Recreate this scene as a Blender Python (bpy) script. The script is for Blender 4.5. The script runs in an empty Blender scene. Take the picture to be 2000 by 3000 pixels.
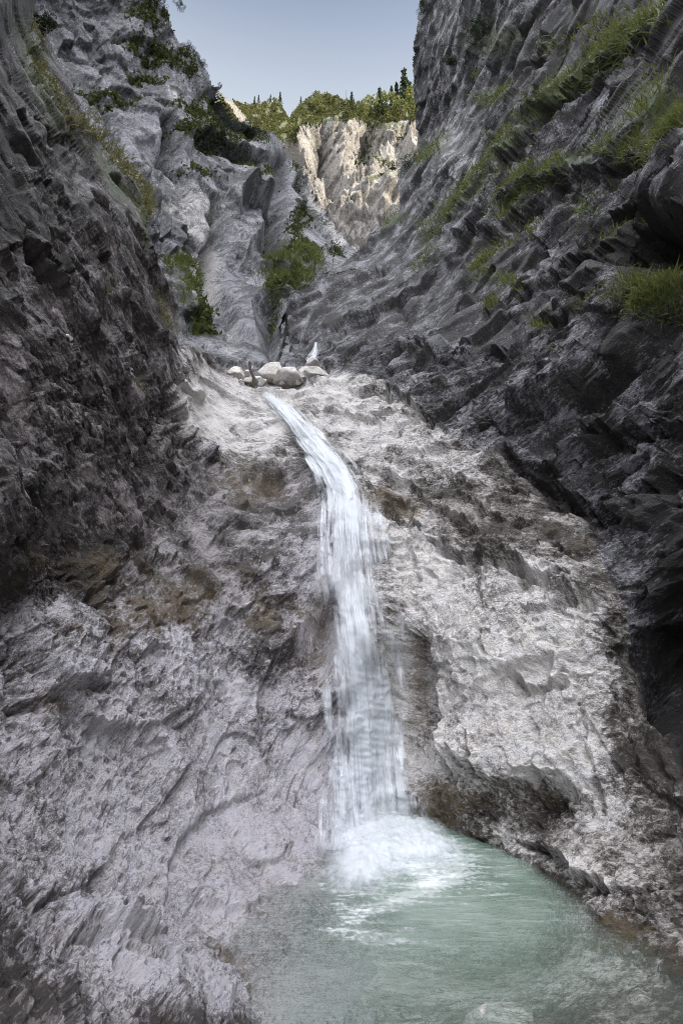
import bpy, math
import numpy as np
from mathutils import Vector

# ------------------------------------------------------------------ camera, sky, sun, exposure
SC = bpy.context.scene
COL = SC.collection
rad = math.radians
CAMH, PITCH, K = 1.7, rad(12.0), 0.0006      # eye height over the pool, upward tilt, tangent per photo pixel (20 mm lens)
cam_d = bpy.data.cameras.new('camera'); cam = bpy.data.objects.new('camera', cam_d); COL.objects.link(cam)
cam.location = (0, 0, CAMH); cam.rotation_euler = (rad(90) + PITCH, 0, 0)
cam_d.sensor_fit = 'VERTICAL'; cam_d.sensor_height = 36; cam_d.sensor_width = 24; cam_d.lens = 20
cam_d.clip_start = 0.05; cam_d.clip_end = 3000
SC.camera = cam

SUN_EL, SUN_AZ = rad(36), rad(112)            # azimuth clockwise from +Y (the way the camera looks)
SC.view_settings.view_transform = 'Standard'; SC.view_settings.look = 'None'
SC.view_settings.exposure = 1.02; SC.view_settings.gamma = 1.0
W = bpy.data.worlds.new('World'); SC.world = W; W.use_nodes = True
wn, wl = W.node_tree.nodes, W.node_tree.links
wn.clear()
w_out = wn.new('ShaderNodeOutputWorld'); w_bg = wn.new('ShaderNodeBackground'); sky = wn.new('ShaderNodeTexSky')
sky.sky_type = 'NISHITA'; sky.sun_disc = False; sky.sun_elevation = SUN_EL; sky.sun_rotation = SUN_AZ
sky.altitude = 900; sky.air_density = 1.0; sky.dust_density = 2.5; sky.ozone_density = 1.0
w_bg.inputs['Strength'].default_value = 0.095
# added bright cloud, unseen overhead and behind the camera, to fill the shaded gorge; clear sky up the gorge
w_tc = wn.new('ShaderNodeTexCoord'); w_sep = wn.new('ShaderNodeSeparateXYZ')
wl.new(w_tc.outputs['Generated'], w_sep.inputs[0])
def wmr(src, a, b):
    m = wn.new('ShaderNodeMapRange'); m.interpolation_type = 'SMOOTHSTEP'
    m.inputs['From Min'].default_value = a; m.inputs['From Max'].default_value = b
    wl.new(src, m.inputs['Value']); return m.outputs['Result']
w_hi = wmr(w_sep.outputs['Z'], 0.83, 0.93)
w_bk = wn.new('ShaderNodeMath'); w_bk.operation = 'MULTIPLY'; wl.new(wmr(w_sep.outputs['Y'], 0.12, -0.35), w_bk.inputs[0]); w_bk.inputs[1].default_value = .3; w_back = w_bk.outputs[0]
w_up = wmr(w_sep.outputs['Z'], 0.0, 0.15)
w_max = wn.new('ShaderNodeMath'); w_max.operation = 'MAXIMUM'; wl.new(w_hi, w_max.inputs[0]); wl.new(w_back, w_max.inputs[1])
w_noise = wn.new('ShaderNodeTexNoise'); w_noise.inputs['Scale'].default_value = 2.6; w_noise.inputs['Detail'].default_value = 7
wl.new(w_tc.outputs['Generated'], w_noise.inputs['Vector'])
w_cl = wmr(w_noise.outputs['Fac'], 0.32, 0.55)
w_m1 = wn.new('ShaderNodeMath'); w_m1.operation = 'MULTIPLY'; wl.new(w_max.outputs[0], w_m1.inputs[0]); wl.new(w_cl, w_m1.inputs[1])
w_m2 = wn.new('ShaderNodeMath'); w_m2.operation = 'MULTIPLY'; wl.new(w_m1.outputs[0], w_m2.inputs[0]); wl.new(w_up, w_m2.inputs[1])
w_v = wn.new('ShaderNodeMix'); w_v.data_type = 'RGBA'                      # pale veil added to grade the sky lighter toward the ridges
w_vf = wn.new('ShaderNodeMath'); w_vf.operation = 'MULTIPLY'; wl.new(wmr(w_sep.outputs['Z'], .90, .68), w_vf.inputs[0]); w_vf.inputs[1].default_value = .9
wl.new(w_vf.outputs[0], w_v.inputs['Factor']); wl.new(sky.outputs[0], w_v.inputs['A']); w_v.inputs['B'].default_value = (3.9, 4.25, 4.7, 1)
w_mix = wn.new('ShaderNodeMix'); w_mix.data_type = 'RGBA'
wl.new(w_m2.outputs[0], w_mix.inputs['Factor']); wl.new(w_v.outputs['Result'], w_mix.inputs['A'])
w_mix.inputs['B'].default_value = (43.0, 43.6, 46.5, 1)
wl.new(w_mix.outputs['Result'], w_bg.inputs['Color']); wl.new(w_bg.outputs[0], w_out.inputs['Surface'])

sun_d = bpy.data.lights.new('sun', 'SUN'); sun = bpy.data.objects.new('sun', sun_d); COL.objects.link(sun)
sun_d.energy = 4.2; sun_d.angle = rad(0.5); sun_d.color = (1.0, 0.90, 0.74)
S_DIR = np.array([math.cos(SUN_EL) * math.sin(SUN_AZ), math.cos(SUN_EL) * math.cos(SUN_AZ), math.sin(SUN_EL)])
sun.rotation_euler = Vector(S_DIR).to_track_quat('Z', 'Y').to_euler(); sun.location = (60, -30, 80)
SC.cycles.transparent_max_bounces = 24
SC.cycles.max_bounces = 6; SC.cycles.diffuse_bounces = 3
SC.cycles.use_denoising = True; SC.cycles.denoiser = 'OPENIMAGEDENOISE'; SC.cycles.denoising_input_passes = 'RGB_ALBEDO_NORMAL'; SC.cycles.denoising_prefilter = 'NONE'
W.cycles.sampling_method = 'MANUAL'; W.cycles.sample_map_resolution = 1024
SC.cycles.filter_width = 1.0; SC.cycles.sample_clamp_indirect = 4.0

# ------------------------------------------------------------------ noise in numpy
RNG = np.random.default_rng(7)
U32 = np.uint32
def _hash(ix, iy, iz, s):
    h = ix.astype(np.int64).astype(U32) * U32(374761393) + iy.astype(np.int64).astype(U32) * U32(668265263) \
        + iz.astype(np.int64).astype(U32) * U32(2246822519) + U32((s * 3266489917 + 97) & 0xffffffff)
    h ^= h >> U32(13); h *= U32(1274126177); h ^= h >> U32(16); h *= U32(2654435761); h ^= h >> U32(15)
    return h
def perlin(p, s=0):
    f = np.floor(p); r = (p - f).astype(np.float32); f = f.astype(np.int64)
    w = r * r * r * (r * (r * 6 - 15) + 10)
    out = np.zeros(len(p), np.float32)
    for dx in (0, 1):
        for dy in (0, 1):
            for dz in (0, 1):
                h = _hash(f[:, 0] + dx, f[:, 1] + dy, f[:, 2] + dz, s)
                gx = (h & U32(1023)).astype(np.float32) / 511.5 - 1
                gy = ((h >> U32(10)) & U32(1023)).astype(np.float32) / 511.5 - 1
                gz = ((h >> U32(20)) & U32(1023)).astype(np.float32) / 511.5 - 1
                wt = (w[:, 0] if dx else 1 - w[:, 0]) * (w[:, 1] if dy else 1 - w[:, 1]) * (w[:, 2] if dz else 1 - w[:, 2])
                out += wt * (gx * (r[:, 0] - dx) + gy * (r[:, 1] - dy) + gz * (r[:, 2] - dz))
    return out
def fbm(p, o=4, s=0, g=0.5):
    a, t = 1.0, 0
    for i in range(o):
        t = t + a * perlin(p * (2.03 ** i) + 11.3 * i, s + i); a *= g
    return t
def noise2(x, y, sc, o=3, s=0):
    return fbm(np.stack([x / sc, y / sc, np.full_like(x, 0.37)], 1), o, s)
def facets(p, s=0, tilt=1.0, sharp=48.0):
    """every Voronoi cell is a little tilted plane: broken rock"""
    f = np.floor(p).astype(np.int64)
    num = np.zeros(len(p), np.float32); den = np.full(len(p), 1e-36, np.float32)
    for dx in (-1, 0, 1):
        for dy in (-1, 0, 1):
            for dz in (-1, 0, 1):
                i, j, k = f[:, 0] + dx, f[:, 1] + dy, f[:, 2] + dz
                h = _hash(i, j, k, s)
                a = (h & U32(1023)).astype(np.float32) / 1023; b = ((h >> U32(10)) & U32(1023)).astype(np.float32) / 1023
                c = ((h >> U32(20)) & U32(1023)).astype(np.float32) / 1023
                ex, ey, ez = p[:, 0] - (i + a), p[:, 1] - (j + b), p[:, 2] - (k + c)
                w = np.exp(-np.minimum(sharp * (ex * ex + ey * ey + ez * ez), 80)).astype(np.float32)
                h2 = h * U32(2654435761); h2 ^= h2 >> U32(14)
                g1 = (h2 & U32(255)).astype(np.float32) / 127.5 - 1; g2 = ((h2 >> U32(8)) & U32(255)).astype(np.float32) / 127.5 - 1
                g3 = ((h2 >> U32(16)) & U32(255)).astype(np.float32) / 127.5 - 1; o = ((h2 >> U32(24)) & U32(255)).astype(np.float32) / 255 - .5
                num += w * (o + tilt * (g1 * ex + g2 * ey + g3 * ez)); den += w
    return num / den
def sstep(x, a, b):
    t = np.clip((x - a) / (b - a), 0, 1); return t * t * (3 - 2 * t)

# ------------------------------------------------------------------ photo pixel -> ray, control points -> depth
CP, SP = math.cos(PITCH), math.sin(PITCH)
CAM = np.array([0, 0, CAMH])
def rays(px, py):
    X = (px - 1000) * K; U = (1500 - py) * K
    return np.stack([X, CP - U * SP, SP + U * CP], -1)
def point(px, py, d):
    return CAM + rays(np.asarray(px, float), np.asarray(py, float)) * np.asarray(d, float)[..., None]
def on_level(px, py, z):                      # where the ray meets the level z
    r = rays(np.asarray(px, float), np.asarray(py, float)); return CAM + r * ((z - CAMH) / r[..., 2])[..., None]
def tps(ctrl):
    c = np.array(ctrl, float); xy = c[:, :2] / 1000; v = np.log(c[:, 2]); n = len(c)
    def ker(r2): return 0.5 * r2 * np.log(r2 + 1e-12)
    A = np.zeros((n + 3, n + 3)); d2 = ((xy[:, None] - xy[None]) ** 2).sum(2)
    A[:n, :n] = ker(d2) + np.eye(n) * 0.002; A[:n, n] = 1; A[:n, n + 1:] = xy; A[n:, :n] = A[:n, n:].T
    w = np.linalg.solve(A, np.concatenate([v, [0, 0, 0]]))
    def f(px, py):
        x, y = np.asarray(px, float).ravel() / 1000, np.asarray(py, float).ravel() / 1000
        o = w[n] + w[n + 1] * x + w[n + 2] * y
        for i in range(n):
            o += w[i] * ker((x - xy[i, 0]) ** 2 + (y - xy[i, 1]) ** 2)
        return np.exp(o).reshape(np.shape(px))
    return f
def in_poly(x, y, poly):
    r = np.zeros(x.shape, bool); n = len(poly)
    for i in range(n):
        (x1, y1), (x2, y2) = poly[i], poly[(i + 1) % n]
        if y1 == y2: continue
        r ^= ((y1 > y) != (y2 > y)) & (x < (x2 - x1) * (y - y1) / (y2 - y1) + x1)
    return r
def poly_dist(x, y, line, closed=False):
    """unsigned distance, signed side (+ = right hand of travel, i.e. below when going right) and arc position 0..1"""
    pts = list(line) + ([line[0]] if closed else [])
    seg = [math.hypot(b[0] - a[0], b[1] - a[1]) for a, b in zip(pts, pts[1:])]; tot = sum(seg); run = 0
    best = np.full(x.shape, 1e9); side = np.ones(x.shape); arc = np.zeros(x.shape)
    for (a, b), L in zip(zip(pts, pts[1:]), seg):
        ux, uy = (b[0] - a[0]) / L, (b[1] - a[1]) / L
        t = np.clip((x - a[0]) * ux + (y - a[1]) * uy, 0, L)
        dx, dy = x - a[0] - t * ux, y - a[1] - t * uy; d = np.hypot(dx, dy)
        m = d < best
        best = np.where(m, d, best); side = np.where(m, np.sign(ux * dy - uy * dx), side); arc = np.where(m, (run + t) / tot, arc)
        run += L
    return best, side, arc
def blobs(x, y, lst):
    o = np.zeros(x.shape)
    for cx, cy, rx, ry, ang, v in lst:
        c, s = math.cos(rad(ang)), math.sin(rad(ang)); dx, dy = x - cx, y - cy
        q = ((dx * c + dy * s) / rx) ** 2 + ((dy * c - dx * s) / ry) ** 2
        o += v * np.exp(-q * 0.9) 
    return o
def basis(a):
    a = np.array(a, float); a /= np.linalg.norm(a); b = np.cross(a, [0.1, 0.2, 1.0]); b /= np.linalg.norm(b)
    return np.stack([a, b, np.cross(a, b)], 1)

# ------------------------------------------------------------------ object helpers
def tag(o, label=None, cat=None, group=None, kind=None):
    if label: o['label'] = label
    if cat: o['category'] = cat
    if group: o['group'] = group
    if kind: o['kind'] = kind
    return o
def mesh_obj(name, V, F, mat, parent=None, attrs=None, normals=None, smooth=True, uv=None):
    me = bpy.data.meshes.new(name); V = np.asarray(V, np.float32); F = np.asarray(F, np.int32)
    me.vertices.add(len(V)); me.vertices.foreach_set('co', V.ravel())
    n = F.shape[1]
    me.loops.add(F.size); me.loops.foreach_set('vertex_index', F.ravel())
    me.polygons.add(len(F)); me.polygons.foreach_set('loop_start', np.arange(0, F.size, n, dtype=np.int32))
    me.update(calc_edges=True)
    me.polygons.foreach_set('use_smooth', np.full(len(F), smooth))
    for k, a in (attrs or {}).items():
        at = me.attributes.new(k, 'FLOAT', 'POINT'); at.data.foreach_set('value', np.asarray(a, np.float32))
    if uv is not None:
        at = me.attributes.new('flow', 'FLOAT_VECTOR', 'POINT'); at.data.foreach_set('vector', np.asarray(uv, np.float32).ravel())
    me.validate()
    if normals is not None: me.normals_split_custom_set_from_vertices(np.asarray(normals, float))
    me.materials.append(mat)
    o = bpy.data.objects.new(name, me); COL.objects.link(o)
    if parent: o.parent = parent
    return o
def empty(name, loc):
    o = bpy.data.objects.new(name, None); COL.objects.link(o); o.location = loc; o.empty_display_size = .2; return o

# ------------------------------------------------------------------ materials
class N:
    """small node-building helper"""
    def __init__(s, name):
        s.m = bpy.data.materials.new(name); s.m.use_nodes = True; s.t = s.m.node_tree; s.t.nodes.clear()
        s.out = s.t.nodes.new('ShaderNodeOutputMaterial')
    def n(s, typ, **kw):
        nd = s.t.nodes.new('ShaderNode' + typ)
        for k, v in kw.items(): setattr(nd, k, v)
        return nd
    def put(s, sock, v):
        if isinstance(v, bpy.types.NodeSocket): s.t.links.new(v, sock)
        elif v is not None:
            sock.default_value = (*v, 1) if isinstance(v, tuple) and len(v) == 3 and sock.type == 'RGBA' else v
    def math(s, op, a, b=0.0, c=None):
        nd = s.n('Math', operation=op); s.put(nd.inputs[0], a); s.put(nd.inputs[1], b)
        if c is not None: s.put(nd.inputs[2], c)
        return nd.outputs[0]
    def mix(s, f, a, b, mode='MIX'):
        nd = s.n('Mix', data_type='RGBA', blend_type=mode); s.put(nd.inputs['Factor'], f); s.put(nd.inputs['A'], a); s.put(nd.inputs['B'], b)
        return nd.outputs['Result']
    def ramp(s, v, a, b):
        nd = s.n('MapRange', interpolation_type='SMOOTHSTEP'); s.put(nd.inputs['Value'], v)
        s.put(nd.inputs['From Min'], a); s.put(nd.inputs['From Max'], b); return nd.outputs['Result']
    def attr(s, name): return s.n('Attribute', attribute_name=name).outputs['Fac']
    def noise(s, vec, sc, det=6, rough=.55, dist=0.0):
        nd = s.n('TexNoise'); s.put(nd.inputs['Vector'], vec); s.put(nd.inputs['Scale'], sc); s.put(nd.inputs['Detail'], float(det))
        s.put(nd.inputs['Roughness'], rough); s.put(nd.inputs['Distortion'], dist); return nd.outputs['Fac']
    def voro(s, vec, sc, feat='F1'):
        nd = s.n('TexVoronoi', feature=feat); s.put(nd.inputs['Vector'], vec); s.put(nd.inputs['Scale'], sc); return nd
    def mapping(s, vec, rot=(0, 0, 0), sc=(1, 1, 1)):
        nd = s.n('Mapping'); s.put(nd.inputs['Vector'], vec); nd.inputs['Rotation'].default_value = rot; nd.inputs['Scale'].default_value = sc
        return nd.outputs[0]
    def done(s, sh): s.t.links.new(sh, s.out.inputs['Surface']); return s.m

def rock_mat(name, axis, scale, dark, mid, pale_lo, pale_hi, brown=(.135, .098, .048), moss=(.045, .06, .022), stretch=3.0, rough=(.45, .85), bump=.7, dist=.03, crk=.5, lo=.45, hi=.66):
    g = N(name)
    pos = g.n('NewGeometry').outputs['Position']
    # frame of the bedding: stretch the grain along it
    B = basis(axis)
    dots = []
    for i in range(3):
        d = g.n('VectorMath', operation='DOT_PRODUCT'); g.put(d.inputs[0], pos); d.inputs[1].default_value = tuple(B[:, i]); dots.append(d.outputs['Value'])
    cmb = g.n('CombineXYZ'); g.put(cmb.inputs[0], g.math('DIVIDE', dots[0], stretch)); g.put(cmb.inputs[1], dots[1]); g.put(cmb.inputs[2], dots[2])
    q = cmb.outputs[0]
    wn_ = g.n('TexNoise'); g.put(wn_.inputs['Vector'], pos); wn_.inputs['Scale'].default_value = scale * .25; wn_.inputs['Detail'].default_value = 3
    vm = g.n('VectorMath', operation='MULTIPLY_ADD'); g.put(vm.inputs[0], wn_.outputs['Color']); vm.inputs[1].default_value = (.9 / scale,) * 3; g.put(vm.inputs[2], q)
    q = vm.outputs[0]
    big = g.noise(pos, scale * .07, 6, .6)
    grain = g.noise(q, scale * .55, 14, .80)
    v1 = g.voro(q, scale * 1.6); v2 = g.voro(q, scale * 4.5)
    sep1 = g.n('SeparateColor'); g.put(sep1.inputs[0], v1.outputs['Color']); sep2 = g.n('SeparateColor'); g.put(sep2.inputs[0], v2.outputs['Color'])
    chips = g.math('ADD', g.math('MULTIPLY', sep1.outputs[0], .55), g.math('MULTIPLY', sep2.outputs[0], .45))
    tone = g.math('ADD', g.math('MULTIPLY', grain, .72), g.math('MULTIPLY', chips, .28))
    ck = g.n('TexVoronoi', feature='DISTANCE_TO_EDGE'); g.put(ck.inputs['Vector'], q); ck.inputs['Scale'].default_value = scale * .35
    crack = g.math('MULTIPLY', g.ramp(ck.outputs['Distance'], .05, .0), g.math('MULTIPLY', g.ramp(g.noise(pos, scale * .2, 3), .5, .62), crk))
    tone_b = g.math('ADD', tone, g.math('MULTIPLY', g.math('SUBTRACT', big, .5), .9))
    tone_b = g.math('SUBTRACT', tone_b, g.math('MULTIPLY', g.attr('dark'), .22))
    fl = g.noise(q, scale * 1.0, 6, .68); fl2 = g.noise(q, scale * 2.8, 6, .68)
    mott = g.math('ADD', g.math('ADD', g.math('MULTIPLY', fl, .65), g.math('MULTIPLY', fl2, .35)), g.math('MULTIPLY', g.math('SUBTRACT', big, .5), .55))
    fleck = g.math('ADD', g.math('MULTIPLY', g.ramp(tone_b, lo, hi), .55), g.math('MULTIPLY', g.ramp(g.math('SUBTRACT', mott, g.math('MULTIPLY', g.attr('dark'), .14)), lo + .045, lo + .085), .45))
    weathered = g.mix(fleck, dark, mid)
    # washed stone, mottled between two pale tones
    fp = g.ramp(g.math('ADD', tone, g.math('MULTIPLY', g.math('SUBTRACT', big, .5), .5)), .28, .56)
    washed = g.mix(fp, pale_lo, pale_hi)
    pm = g.math('ADD', g.attr('pale'), g.math('MULTIPLY', g.math('SUBTRACT', tone_b, .5), 1.3))
    col = g.mix(g.ramp(pm, .25, .75), weathered, washed)
    col = g.mix(g.math('MULTIPLY', crack, .75), col, dark)
    fis = g.ramp(g.math('ABSOLUTE', g.math('SUBTRACT', fl, .5)), .034, .010)
    spots = g.math('MULTIPLY', fis, g.ramp(g.math('SUBTRACT', fl2, g.math('MULTIPLY', g.math('SUBTRACT', big, .5), .6)), .44, .56))  # thin dark streaks: small fissure shadows put into the colour
    streak_gain = g.math('SUBTRACT', 1.0, g.math('MULTIPLY', g.attr('clean'), .8))
    col = g.mix(g.math('MULTIPLY', g.math('MULTIPLY', spots, .85), streak_gain), col, dark)
    rag = g.ramp(g.math('ADD', mott, g.math('MULTIPLY', g.math('SUBTRACT', grain, .5), .5)), .44, .39)
    col = g.mix(g.math('MULTIPLY', g.math('MULTIPLY', rag, .6), streak_gain), col, dark)
    bm = g.math('ADD', g.attr('brown'), g.math('MULTIPLY', g.math('SUBTRACT', mott, .5), -2.6))
    col = g.mix(g.math('MULTIPLY', g.ramp(bm, .3, .75), .62), col, brown)
    mn = g.noise(pos, scale * .5, 6, .65)
    mm = g.math('ADD', g.attr('moss'), g.math('MULTIPLY', g.math('SUBTRACT', mn, .5), 2.2))
    mossc = g.mix(g.noise(pos, scale * 2.5, 4), moss, tuple(2.3 * c for c in moss))
    col = g.mix(g.ramp(mm, .35, .65), col, mossc)
    hue = g.mix(g.noise(pos, scale * .3, 3), (.94, .97, 1.06), (1.06, 1.0, .93))
    col = g.mix(1.0, col, hue, 'MULTIPLY')
    bs = g.n('BsdfPrincipled'); g.put(bs.inputs['Base Color'], col)
    rg = g.n('MapRange'); g.put(rg.inputs['Value'], grain); rg.inputs['From Min'].default_value = .3; rg.inputs['From Max'].default_value = .7
    rg.inputs['To Min'].default_value = rough[1]; rg.inputs['To Max'].default_value = rough[0]; g.put(bs.inputs['Roughness'], rg.outputs[0])
    hgt = g.math('ADD', g.math('MULTIPLY', grain, 1.0), g.math('MULTIPLY', g.math('ADD', sep1.outputs[0], g.math('MULTIPLY', v1.outputs['Distance'], -.6)), .35))
    hgt = g.math('ADD', hgt, g.math('ADD', g.math('MULTIPLY', fl, .9), g.math('MULTIPLY', fl2, .45)))
    hgt = g.math('ADD', g.math('ADD', hgt, g.math('MULTIPLY', sep2.outputs[1], .30)), g.math('MULTIPLY', crack, -.5))
    bp = g.n('Bump'); bp.inputs['Strength'].default_value = bump; bp.inputs['Distance'].default_value = dist; g.put(bp.inputs['Height'], hgt)
    g.put(bs.inputs['Normal'], bp.outputs[0])
    return g.done(bs.outputs[0])

M = {}
M['left'] = rock_mat('dark conglomerate', (.25, .55, -.8), 26, (.024, .019, .016), (.30, .27, .265), (.15, .135, .12), (.54, .505, .48), stretch=2.2, dist=.04, bump=1.0)
M['bed'] = rock_mat('washed limestone', (.85, .3, -.22), 25, (.05, .042, .033), (.36, .335, .305), (.33, .31, .285), (.74, .715, .68), stretch=2.6, dist=.03, bump=1.0, crk=.25)
M['slab'] = rock_mat('weathered limestone slab', (.5, .45, .62), 30, (.045, .038, .034), (.34, .32, .315), (.24, .225, .23), (.53, .51, .53), stretch=2.2, dist=.026, bump=1.0, crk=.15)
M['right'] = rock_mat('dark bedded limestone', (.45, -.55, .45), 22, (.024, .021, .020), (.35, .345, .37), (.15, .14, .135), (.58, .565, .56), stretch=2.6, dist=.05, bump=1.0, lo=.49, hi=.67)
M['mid'] = rock_mat('grey cliff limestone', (.2, .35, .9), 4.2, (.045, .047, .053), (.32, .325, .34), (.24, .23, .22), (.54, .52, .49), moss=(.018, .022, .009), stretch=2.4, dist=.25, bump=1.0)
M['far'] = rock_mat('pale sunlit limestone', (.15, .3, .95), 1.9, (.10, .092, .082), (.36, .335, .295), (.20, .185, .16), (.48, .445, .39), moss=(.06, .065, .022), stretch=2.5, dist=.6, bump=1.0)
M['boulder'] = rock_mat('pale boulder stone', (.9, .3, .2), 7, (.30, .28, .25), (.52, .49, .44), (.4, .38, .34), (.62, .59, .54), stretch=1.5, dist=.02, bump=.5, crk=0.0)

def leaf_mat(name, a, b, trans=.25, sc=3.0):
    g = N(name); pos = g.n('NewGeometry').outputs['Position']
    r = g.n('NewGeometry').outputs['Random Per Island']
    col = g.mix(g.math('ADD', g.math('MULTIPLY', r, .6), g.math('MULTIPLY', g.noise(pos, sc, 3), .4)), a, b)
    d = g.n('BsdfPrincipled'); g.put(d.inputs['Base Color'], col); d.inputs['Roughness'].default_value = .6; d.inputs['Specular IOR Level'].default_value = .25
    t = g.n('BsdfTranslucent'); g.put(t.inputs['Color'], col)
    mx = g.n('MixShader'); mx.inputs[0].default_value = trans; g.put(mx.inputs[1], d.outputs[0]); g.put(mx.inputs[2], t.outputs[0])
    return g.done(mx.outputs[0])
M['grass'] = leaf_mat('grass blades', (.075, .088, .024), (.19, .21, .065), .35)
M['meadow'] = leaf_mat('lush grass', (.055, .072, .02), (.15, .175, .05), .35, 1.0)
M['dry_grass'] = leaf_mat('dry grass blades', (.10, .095, .035), (.22, .21, .09), .35)
M['spruce'] = leaf_mat('spruce needles', (.015, .028, .010), (.055, .075, .025), .15, .4)
M['larch'] = leaf_mat('larch foliage', (.09, .105, .03), (.23, .235, .07), .35, .4)
M['shrub'] = leaf_mat('dwarf pine needles', (.010, .018, .007), (.04, .06, .02), .15, 2)
M['bush'] = leaf_mat('bush leaves', (.03, .042, .012), (.105, .12, .035), .3, .2)
def plain(name, c, r=.8, sc=8):
    g = N(name); pos = g.n('NewGeometry').outputs['Position']; b = g.n('BsdfPrincipled')
    g.put(b.inputs['Base Color'], g.mix(g.noise(pos, sc, 5), tuple(.6 * v for v in c), tuple(1.35 * v for v in c))); b.inputs['Roughness'].default_value = r
    return g.done(b.outputs[0])
M['ridge_leaf'] = leaf_mat('sunny dwarf pine', (.07, .085, .025), (.20, .20, .07), .3, .15)
M['bark'] = plain('bark', (.09, .07, .05))

# ------------------------------------------------------------------ ray sheets: rock surfaces with their own distance and relief
class Sheet:
    pass
def axis_vals(a, b, fa, fb, st, big):
    fine = np.arange(fa, fb + .1, st)
    lo, hi, x, s = [], [], fa, st
    while x > a: s = min(s * 1.25, big); x -= s; lo.append(x)
    x, s = fine[-1], st
    while x < b: s = min(s * 1.25, big); x += s; hi.append(x)
    return np.concatenate([lo[::-1], fine, hi])
def make_sheet(xs, ys, dfn, relief, px_noise=None):
    S = Sheet(); S.xs, S.ys = xs, ys
    PX, PY = np.meshgrid(xs, ys); S.shape = PX.shape; S.px, S.py = PX.ravel(), PY.ravel()
    S.d0 = dfn(S.px, S.py); P = point(S.px, S.py, S.d0)
    S.base = P.copy()
    def normals(P):
        G = P.reshape(*S.shape, 3); du = np.gradient(G, axis=1); dv = np.gradient(G, axis=0)
        n = np.cross(dv, du).reshape(-1, 3); n /= np.linalg.norm(n, axis=1)[:, None] + 1e-12
        flip = ((P - CAM) * n).sum(1) > 0; n[flip] *= -1; return n
    nb = normals(P); G = P.reshape(*S.shape, 3)
    S.sp = np.maximum(np.linalg.norm(np.gradient(G, axis=1), axis=2), np.linalg.norm(np.gradient(G, axis=0), axis=2)).ravel()   # true spacing of the mesh
    # smooth the pushing direction so that relief does not fold
    h = relief(S, P).reshape(S.shape); hp = np.pad(h, 1, mode='edge')
    h = .5 * h + .125 * (hp[:-2, 1:-1] + hp[2:, 1:-1] + hp[1:-1, :-2] + hp[1:-1, 2:])
    ratio = sstep((S.sp / (S.d0 * K * 3.0)).reshape(S.shape), 2.5, 7.0); hb = h.copy()          # calmer where the mesh runs edge-on to the eye
    for _ in range(24):
        hp = np.pad(hb, 1, mode='edge'); hb = .25 * (hp[:-2, 1:-1] + hp[2:, 1:-1] + hp[1:-1, :-2] + hp[1:-1, 2:])
    hh = h * (1 - .6 * ratio) + hb * .6 * ratio; h = hh
    lu = np.linalg.norm(np.diff(G, axis=1), axis=2); lv = np.linalg.norm(np.diff(G, axis=0), axis=2)               # no relief steeper than the mesh can carry
    kk = 2.4 - 1.5 * ratio; ku = lu * np.minimum(kk[:, 1:], kk[:, :-1]); kv = lv * np.minimum(kk[1:], kk[:-1])
    for _ in range(14):
        h[:, 1:] = np.minimum(h[:, 1:], h[:, :-1] + ku); h[:, :-1] = np.minimum(h[:, :-1], h[:, 1:] + ku)
        h[1:] = np.minimum(h[1:], h[:-1] + kv); h[:-1] = np.minimum(h[:-1], h[1:] + kv)
    S.P = P + nb * h.ravel()[:, None]
    S.n = normals(S.P)
    S.d = ((S.P - CAM) @ np.array([0, CP, SP]))
    r = S.P - CAM; S.qx, S.qy = 1000 + r[:, 0] / S.d / K, 1500 - (r @ np.array([0, -SP, CP])) / S.d / K
    return S
def lookup(S, px, py):
    i = np.clip(np.searchsorted(S.xs, px), 1, len(S.xs) - 1); j = np.clip(np.searchsorted(S.ys, py), 1, len(S.ys) - 1)
    i = np.where(np.abs(S.xs[i - 1] - px) < np.abs(S.xs[i] - px), i - 1, i); j = np.where(np.abs(S.ys[j - 1] - py) < np.abs(S.ys[j] - py), j - 1, j)
    k = j * len(S.xs) + i
    return S.P[k], S.n[k], k
def sheet_obj(S, name, inside, mat, attrs, back=6.0):
    """mesh of the part of the sheet where inside is True; its free rim is carried back as the unseen far side of the rock"""
    h, w = S.shape; I = inside.reshape(h, w); q = I[:-1, :-1] & I[1:, :-1] & I[:-1, 1:] & I[1:, 1:]
    idx = np.arange(h * w).reshape(h, w)
    F = np.stack([idx[:-1, :-1][q], idx[1:, :-1][q], idx[1:, 1:][q], idx[:-1, 1:][q]], 1)
    used, inv = np.unique(F, return_inverse=True); F = inv.reshape(F.shape)
    V = S.P[used]; nr = S.n[used]
    A = {k: v[used] for k, v in attrs.items()}
    if back:
        E = np.concatenate([F[:, [0, 1]], F[:, [1, 2]], F[:, [2, 3]], F[:, [3, 0]]])
        key = np.sort(E, 1); key = key[:, 0].astype(np.int64) * len(V) + key[:, 1]
        u, first, cnt = np.unique(key, return_index=True, return_counts=True)
        rim = E[first[cnt == 1]]
        rv, rinv = np.unique(rim, return_inverse=True); rinv = rinv.reshape(rim.shape)
        dirs = V[rv] - CAM; L = np.linalg.norm(dirs, axis=1)[:, None]; dirs = dirs / L
        cur = rv; n0 = len(V)
        newV = V[rv] + dirs * np.minimum(L * .35, back)
        V = np.concatenate([V, newV]); nr = np.concatenate([nr, nr[rv]])
        A = {k: np.concatenate([v, v[rv]]) for k, v in A.items()}
        a, b = rim[:, 0], rim[:, 1]; na, nb_ = n0 + rinv[:, 0], n0 + rinv[:, 1]
        F = np.concatenate([F, np.stack([b, a, na, nb_], 1)])
    return tag(mesh_obj(name, V, F, mat, attrs=A, normals=nr), kind='structure')

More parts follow.
